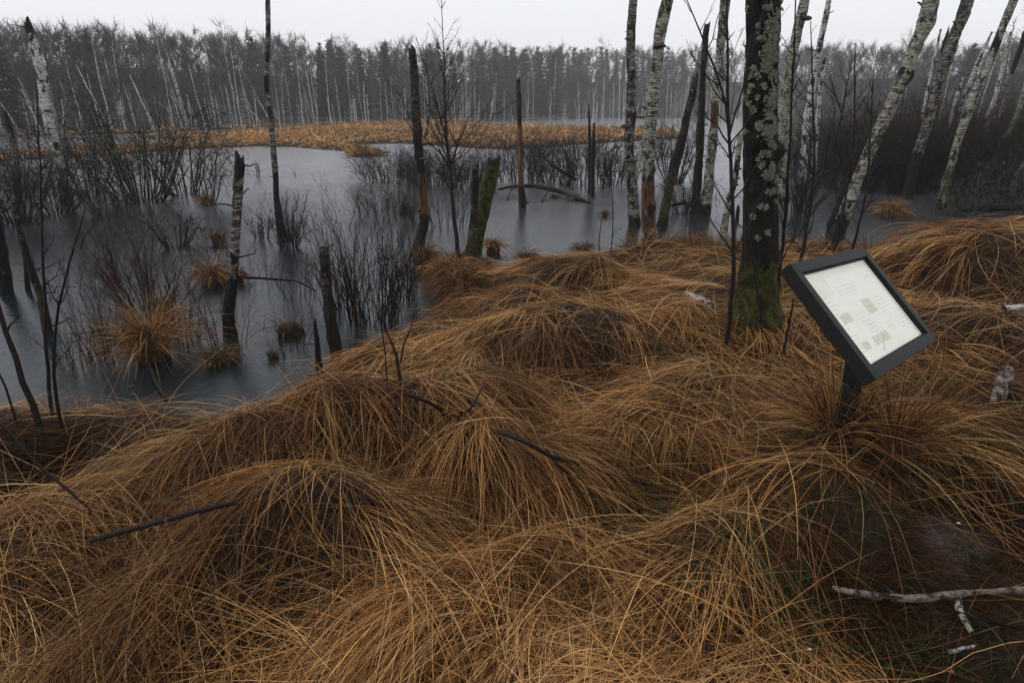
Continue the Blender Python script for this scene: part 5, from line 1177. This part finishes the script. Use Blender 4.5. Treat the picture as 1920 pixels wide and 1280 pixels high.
    near &= rng.uniform(0, 1, N) < bare(P[:, seg//2 + 1, 0], P[:, seg//2 + 1, 1])
    prof = np.interp(np.linspace(0, 1, seg+1), [0, .1, .6, 1], [.8, 1, .8, .12])
    W = (wid*np.maximum(1, (dist/2.6))**.75*rng.uniform(.55, 1.4, N))[:, None]*prof[None]
    ccl = grass_cols(n_cl, rng, colw, (.8, 1.15))[ci]*.55 + grass_cols(N, rng, colw, (.8, 1.15))*.45
    ccl = ccl*rng.uniform(*v, N)[:, None]*dark*np.clip(.86 + .55*n2(c[:, 0], c[:, 1], 2.3, 66) + rng.normal(size=n_cl)*.16, .35, 1.45)[ci][:, None]
    P = P[near]; W = W[near]; ccl = ccl[near]
    # blades face roughly upward, twisted a little
    ref = unit(np.stack([rng.normal(size=len(P))*.55, rng.normal(size=len(P))*.55 - .35, np.ones(len(P))], 1))[:, None]
    along = np.linspace(.9, 1.08, seg+1)
    C = ccl[:, None, :]*along[None, :, None]
    return P, W, ref, C
BUCKET = {}
def assign(P, W, ref, C):
    r = P[:, P.shape[1]//3]; best = np.full(len(r), -1); bd = np.full(len(r), 1.0)
    for i, (cx, cy_, mz, rx, ry, rot) in enumerate(MW):
        c, s = math.cos(rot), math.sin(rot); u = ((r[:, 0]-cx)*c + (r[:, 1]-cy_)*s)/rx; v = (-(r[:, 0]-cx)*s + (r[:, 1]-cy_)*c)/ry
        d = (u*u + v*v); k = d < bd; best[k] = i; bd[k] = d[k]
    for i in range(-1, len(MW)):
        k = best == i
        if not k.any(): continue
        V, F = ribbons(P[k], W[k], rg, ref[k])
        BUCKET.setdefault(i, MB()).add(V, F, col=np.repeat(C[k][:, :, None], 2, 2).reshape(-1, 3))
assign(*strands(1300, 16, (.15, .38), 101, colw=(.02, .10, .34, .44, .02, .08), v=(.2, .62), seg=4, jit=1.0, rad=.10, lift=(.0, .03), curl=.2))
assign(*strands(2300, 17, (.5, 1.15), 102, seg=7, v=(.15, 1.0), jit=.45, colw=(.13, .22, .30, .24, .05, .06)))
assign(*strands(1000, 14, (.55, 1.15), 103, colw=(.5, .28, .08, .0, .14, .0), v=(.95, 1.4), seg=8, rad=.035, lift=(.03, .085), jit=.3))
assign(*strands(900, 5, (.3, .75), 105, over=True, colw=(.1, .2, .35, .3, .05, .05), v=(.25, .9), seg=5, rad=.12, lift=(.0, .06), curl=.08))
assign(*strands(2900, 3, (.5, 1.25), 104, over=True, near_pow=1.5, colw=(.42, .22, .12, .0, .24, .0), v=(.65, 1.45), seg=8, rad=.15, lift=(.02, .10), wid=.0021, curl=.035))
for i, mb in BUCKET.items():
    if i < 0: tag(mb.build('bank_grass', M['grass']), 'matted bleached grass covering the bank between the mounds', 'grass', None, 'stuff')
    else:
        cx, cy_, mz, *_ = MW[i]; tag(mb.build('grass_mound', M['grass'], None, np.array([cx, cy_, .3])), MOUNDS[i][6], 'grass mound')

# short dark litter on the trodden peat
_nb = [o.name for o in bpy.data.objects]
_sv = bare; _bf = lambda x, y: np.ones_like(x); globals()['bare'] = _bf
lm = MB()
for (x_, y_, rx_, n_) in ((1770, 1010, .30, 420), (1740, 1180, .28, 300), (1900, 1150, .30, 260), (1600, 1080, .25, 200), (1880, 870, .35, 250), (1180, 935, .2, 160), (840, 985, .12, 60), (130, 872, .30, 260), (60, 850, .25, 160)):
    c_ = onz(x_, y_, .25); P, W, ref, C = strands(n_, 5, (.06, .30), 300 + x_, region=(c_[0], c_[1], rx_, rx_*.6), over=True, colw=(.04, .14, .34, .42, .02, .04), v=(.1, .5), seg=3, rad=.07, lift=(.0, .02), curl=.2, wid=.0022)
    V, F = ribbons(P, W, rg, ref); lm.add(V, F, col=np.repeat(C[:, :, None], 2, 2).reshape(-1, 3))
tag(lm.build('grass_litter', M['grass']), 'broken dark blades littering the trodden wet ground', 'litter', None, 'stuff')
globals()['bare'] = _sv

# standing pale stems and edge blades over the water
def stems(specs, label):
    mb = MB()
    for (x0_, y0_, x1_, y1_, bow, w) in specs:
        z = .4
        for _ in range(5): p = onz(x0_, y0_, z); z = max(look(LZ, p[0], p[1]), 0)
        q = ony(x1_, y1_, p[1] + rg.uniform(-.1, .1)); t = np.linspace(0, 1, 9)[:, None]; P = p + (q - p)*t; P[:, 0] += bow*np.sin(t[:, 0]*math.pi)*np.linalg.norm(q-p)
        V, F = ribbons(P[None], (w*np.linspace(1, .35, 9))[None], rg); mb.add(V, F, col=np.tile(COLS[0]*rg.uniform(.9, 1.4), (len(V), 1)))
    return tag(mb.build('grass_stems', M['grass']), label, 'grass', None, 'stuff')
stems([(1282, 1290, 1372, 1002, .02, .004), (1296, 1290, 1358, 1005, -.02, .0035), (1345, 1010, 1372, 780, 0, .003), (1352, 990, 1380, 740, 0, .0025), (1445, 1180, 1400, 960, .02, .003), (1500, 1260, 1440, 1050, .03, .003), (1540, 1160, 1510, 940, 0, .003),
       (1745, 720, 1700, 545, -.20, .004), (690, 640, 705, 560, 0, .0025), (660, 645, 665, 566, 0, .003), (716, 640, 722, 585, 0, .0025), (1130, 1280, 1050, 1090, .04, .0035), (1640, 560, 1634, 515, 0, .004), (1648, 562, 1650, 505, 0, .004), (1330, 1290, 1372, 1075, 0, .003),
       (905, 480, 950, 412, -.05, .003), (912, 470, 912, 250, .02, .004), (915, 478, 830, 330, .08, .003), (1110, 480, 1125, 415, 0, .003), (1470, 560, 1450, 480, .05, .003), (1380, 590, 1330, 470, .04, .003), (180, 790, 240, 640, .05, .003), (240, 800, 190, 690, .03, .003), (300, 800, 420, 650, -.1, .003)], 'single pale grass stems standing or bent above the matted grass')
mb = MB()
P, W, ref, C = strands(110, 3, (.5, .95), 140, region=(-2.1, 3.55, .9, .25), over=True, colw=(.5, .2, .1, 0, .2, 0), seg=8, lift=(.05, .14), wid=.0028)
V, F = ribbons(P, W, rg, ref); mb.add(V, F, col=np.repeat(C[:, :, None], 2, 2).reshape(-1, 3))
tag(mb.build('overhanging_grass', M['grass']), 'loose long blades hanging from the left hummock over the water', 'grass', None, 'stuff')

# green grass patches
mb = MB()
def green_patch(px, py, rx, ry, n, L, dark=1.0):
    p = onz(px, py, .3); x = rg.normal(p[0], rx, n); y = rg.normal(p[1], ry, n); z = look(LZ, x, y); k = z > .03; x, y, z = x[k], y[k], z[k]; n = len(x)
    az = rg.uniform(0, 6.28, n); el = rg.uniform(.4, 1.35, n); l = L*rg.uniform(.5, 1.2, n); t = np.linspace(0, 1, 5)
    d = np.stack([np.cos(az)*np.cos(el), np.sin(az)*np.cos(el), np.sin(el)], 1)
    P = np.stack([x, y, z], 1)[:, None] + d[:, None]*(l[:, None]*t)[..., None]; P[:, :, 2] -= (l*.45)[:, None]*t[None]**2
    V, F = ribbons(P, (.0028*rg.uniform(.7, 1.4, n))[:, None]*np.array([1, 1, .85, .6, .12])[None], rg)
    c = GREEN[rg.integers(0, 3, n)]*rg.uniform(.6, 1.3, (n, 1))*dark; mb.add(V, F, col=np.repeat(c, 10, 0))
green_patch(1170, 925, .20, .12, 1500, .22, 1.25); green_patch(1130, 815, .20, .06, 500, .16); green_patch(1265, 850, .18, .10, 600, .18); green_patch(1850, 850, .40, .16, 1500, .16, .8)
green_patch(1560, 1160, .24, .10, 700, .2); green_patch(1800, 790, .3, .10, 600, .2); green_patch(1460, 1090, .2, .08, 400, .2); green_patch(1880, 1010, .35, .2, 700, .07); green_patch(1430, 590, .35, .15, 500, .25); green_patch(1640, 1000, .3, .1, 400, .12); green_patch(1700, 1240, .3, .1, 400, .12)
tag(mb.build('green_grass', M['grass']), 'fresh dark green grass growing in the hollows between the dead mounds', 'grass', None, 'stuff')

# puddles in the trodden ground at the lower right and lower left
def puddle(label, px, py, rx, ry, z):
    c = onz(px, py, z); n = 28; a = np.arange(n)/n*6.28; r = 1 + .18*np.sin(3*a) + .1*np.cos(5*a)
    V = np.concatenate([[c], np.stack([c[0] + np.cos(a)*r*rx, c[1] + np.sin(a)*r*ry, np.full(n, z)], 1)]); j = np.arange(n)
    m_ = MB(); m_.add(V, np.stack([np.zeros(n, int), 1 + j, 1 + (j+1) % n], 1)); return tag(m_.build('puddle', M['puddle'], smooth=False), label, kind='structure')
t = NT('muddy puddle'); t.color((.035, .03, .028)); t.set('Roughness', .16); t.set('IOR', 1.33); t.bump(t.noise(t.coord('Object'), 20, 4), .15, .01); M['puddle'] = t.m
for lab, (cx_, cy_, r_, z_) in zip(('shallow muddy puddle on the trodden ground at the lower right', 'small puddle between the grass at the lower left'), FLAT):
    px_, py_, _ = to_px(np.array([cx_, cy_, z_])); puddle(lab, float(px_), float(py_), r_*1.05, r_*1.05, z_ + .003)

# fallen leaves: bits on the bank
def leaf(label, px, py, s, c):
    z = .35
    for _ in range(5): p = onz(px, py, z); z = float(max(look(LZ, np.array([p[0]]), np.array([p[1]]))[0], 0)) + .05
    m_ = MB(); a = np.array([0, .9, 2.0, 3.14, 4.2, 5.4]); V = [(0, 0, .2*s)] + [(math.cos(t)*s*(1 if i % 3 == 0 else .62), math.sin(t)*s*.6, s*.25*math.sin(t*2)) for i, t in enumerate(a)]
    m_.add(V, np.array([[0, 1+i, 1 + (i+1) % 6] for i in range(6)]), col=np.tile(c, (7, 1))); o = m_.build('fallen_leaf', M['grass'], None); o.location = tuple(p); tag(o, label, 'leaf')
leaf('tiny white bleached leaf on the dark ground left of the puddle', 1797, 980, .012, [.7, .7, .66]); leaf('tiny pale leaf in the grass near the bottom edge', 1518, 1216, .009, [.7, .7, .66]); leaf('rust-brown leaf below the small lichened stick', 1783, 1258, .014, [.22, .07, .03])
leaf('rust-brown leaf in the grass left of the sign post', 1332, 832, .018, [.18, .06, .03])
# floating scraps
fm = MB()
for i in range(420):
    x = rg.uniform(-200, 1900); y = rg.uniform(330, 760); p = onz(x, y, .006)
    if ground_h(p[:1], p[1:2])[0] > -.05: continue
    l = rg.uniform(.01, .06)*(p[1]/7); a = rg.uniform(0, 3.14); d = np.array([math.cos(a), math.sin(a), 0])*l; e = np.array([-math.sin(a), math.cos(a), 0])*l*rg.uniform(.06, .35)
    fm.add([p - d, p - e, p + d, p + e*.7 + [0, 0, .004]], np.array([[0, 1, 2, 3]]), col=np.tile(np.array([.05, .035, .025])*rg.uniform(.4, 2.5), (4, 1)))
tag(fm.build('floating_debris', M['crown'], smooth=False), 'bits of leaf and twig scattered on the dull water', 'debris', None, 'stuff')
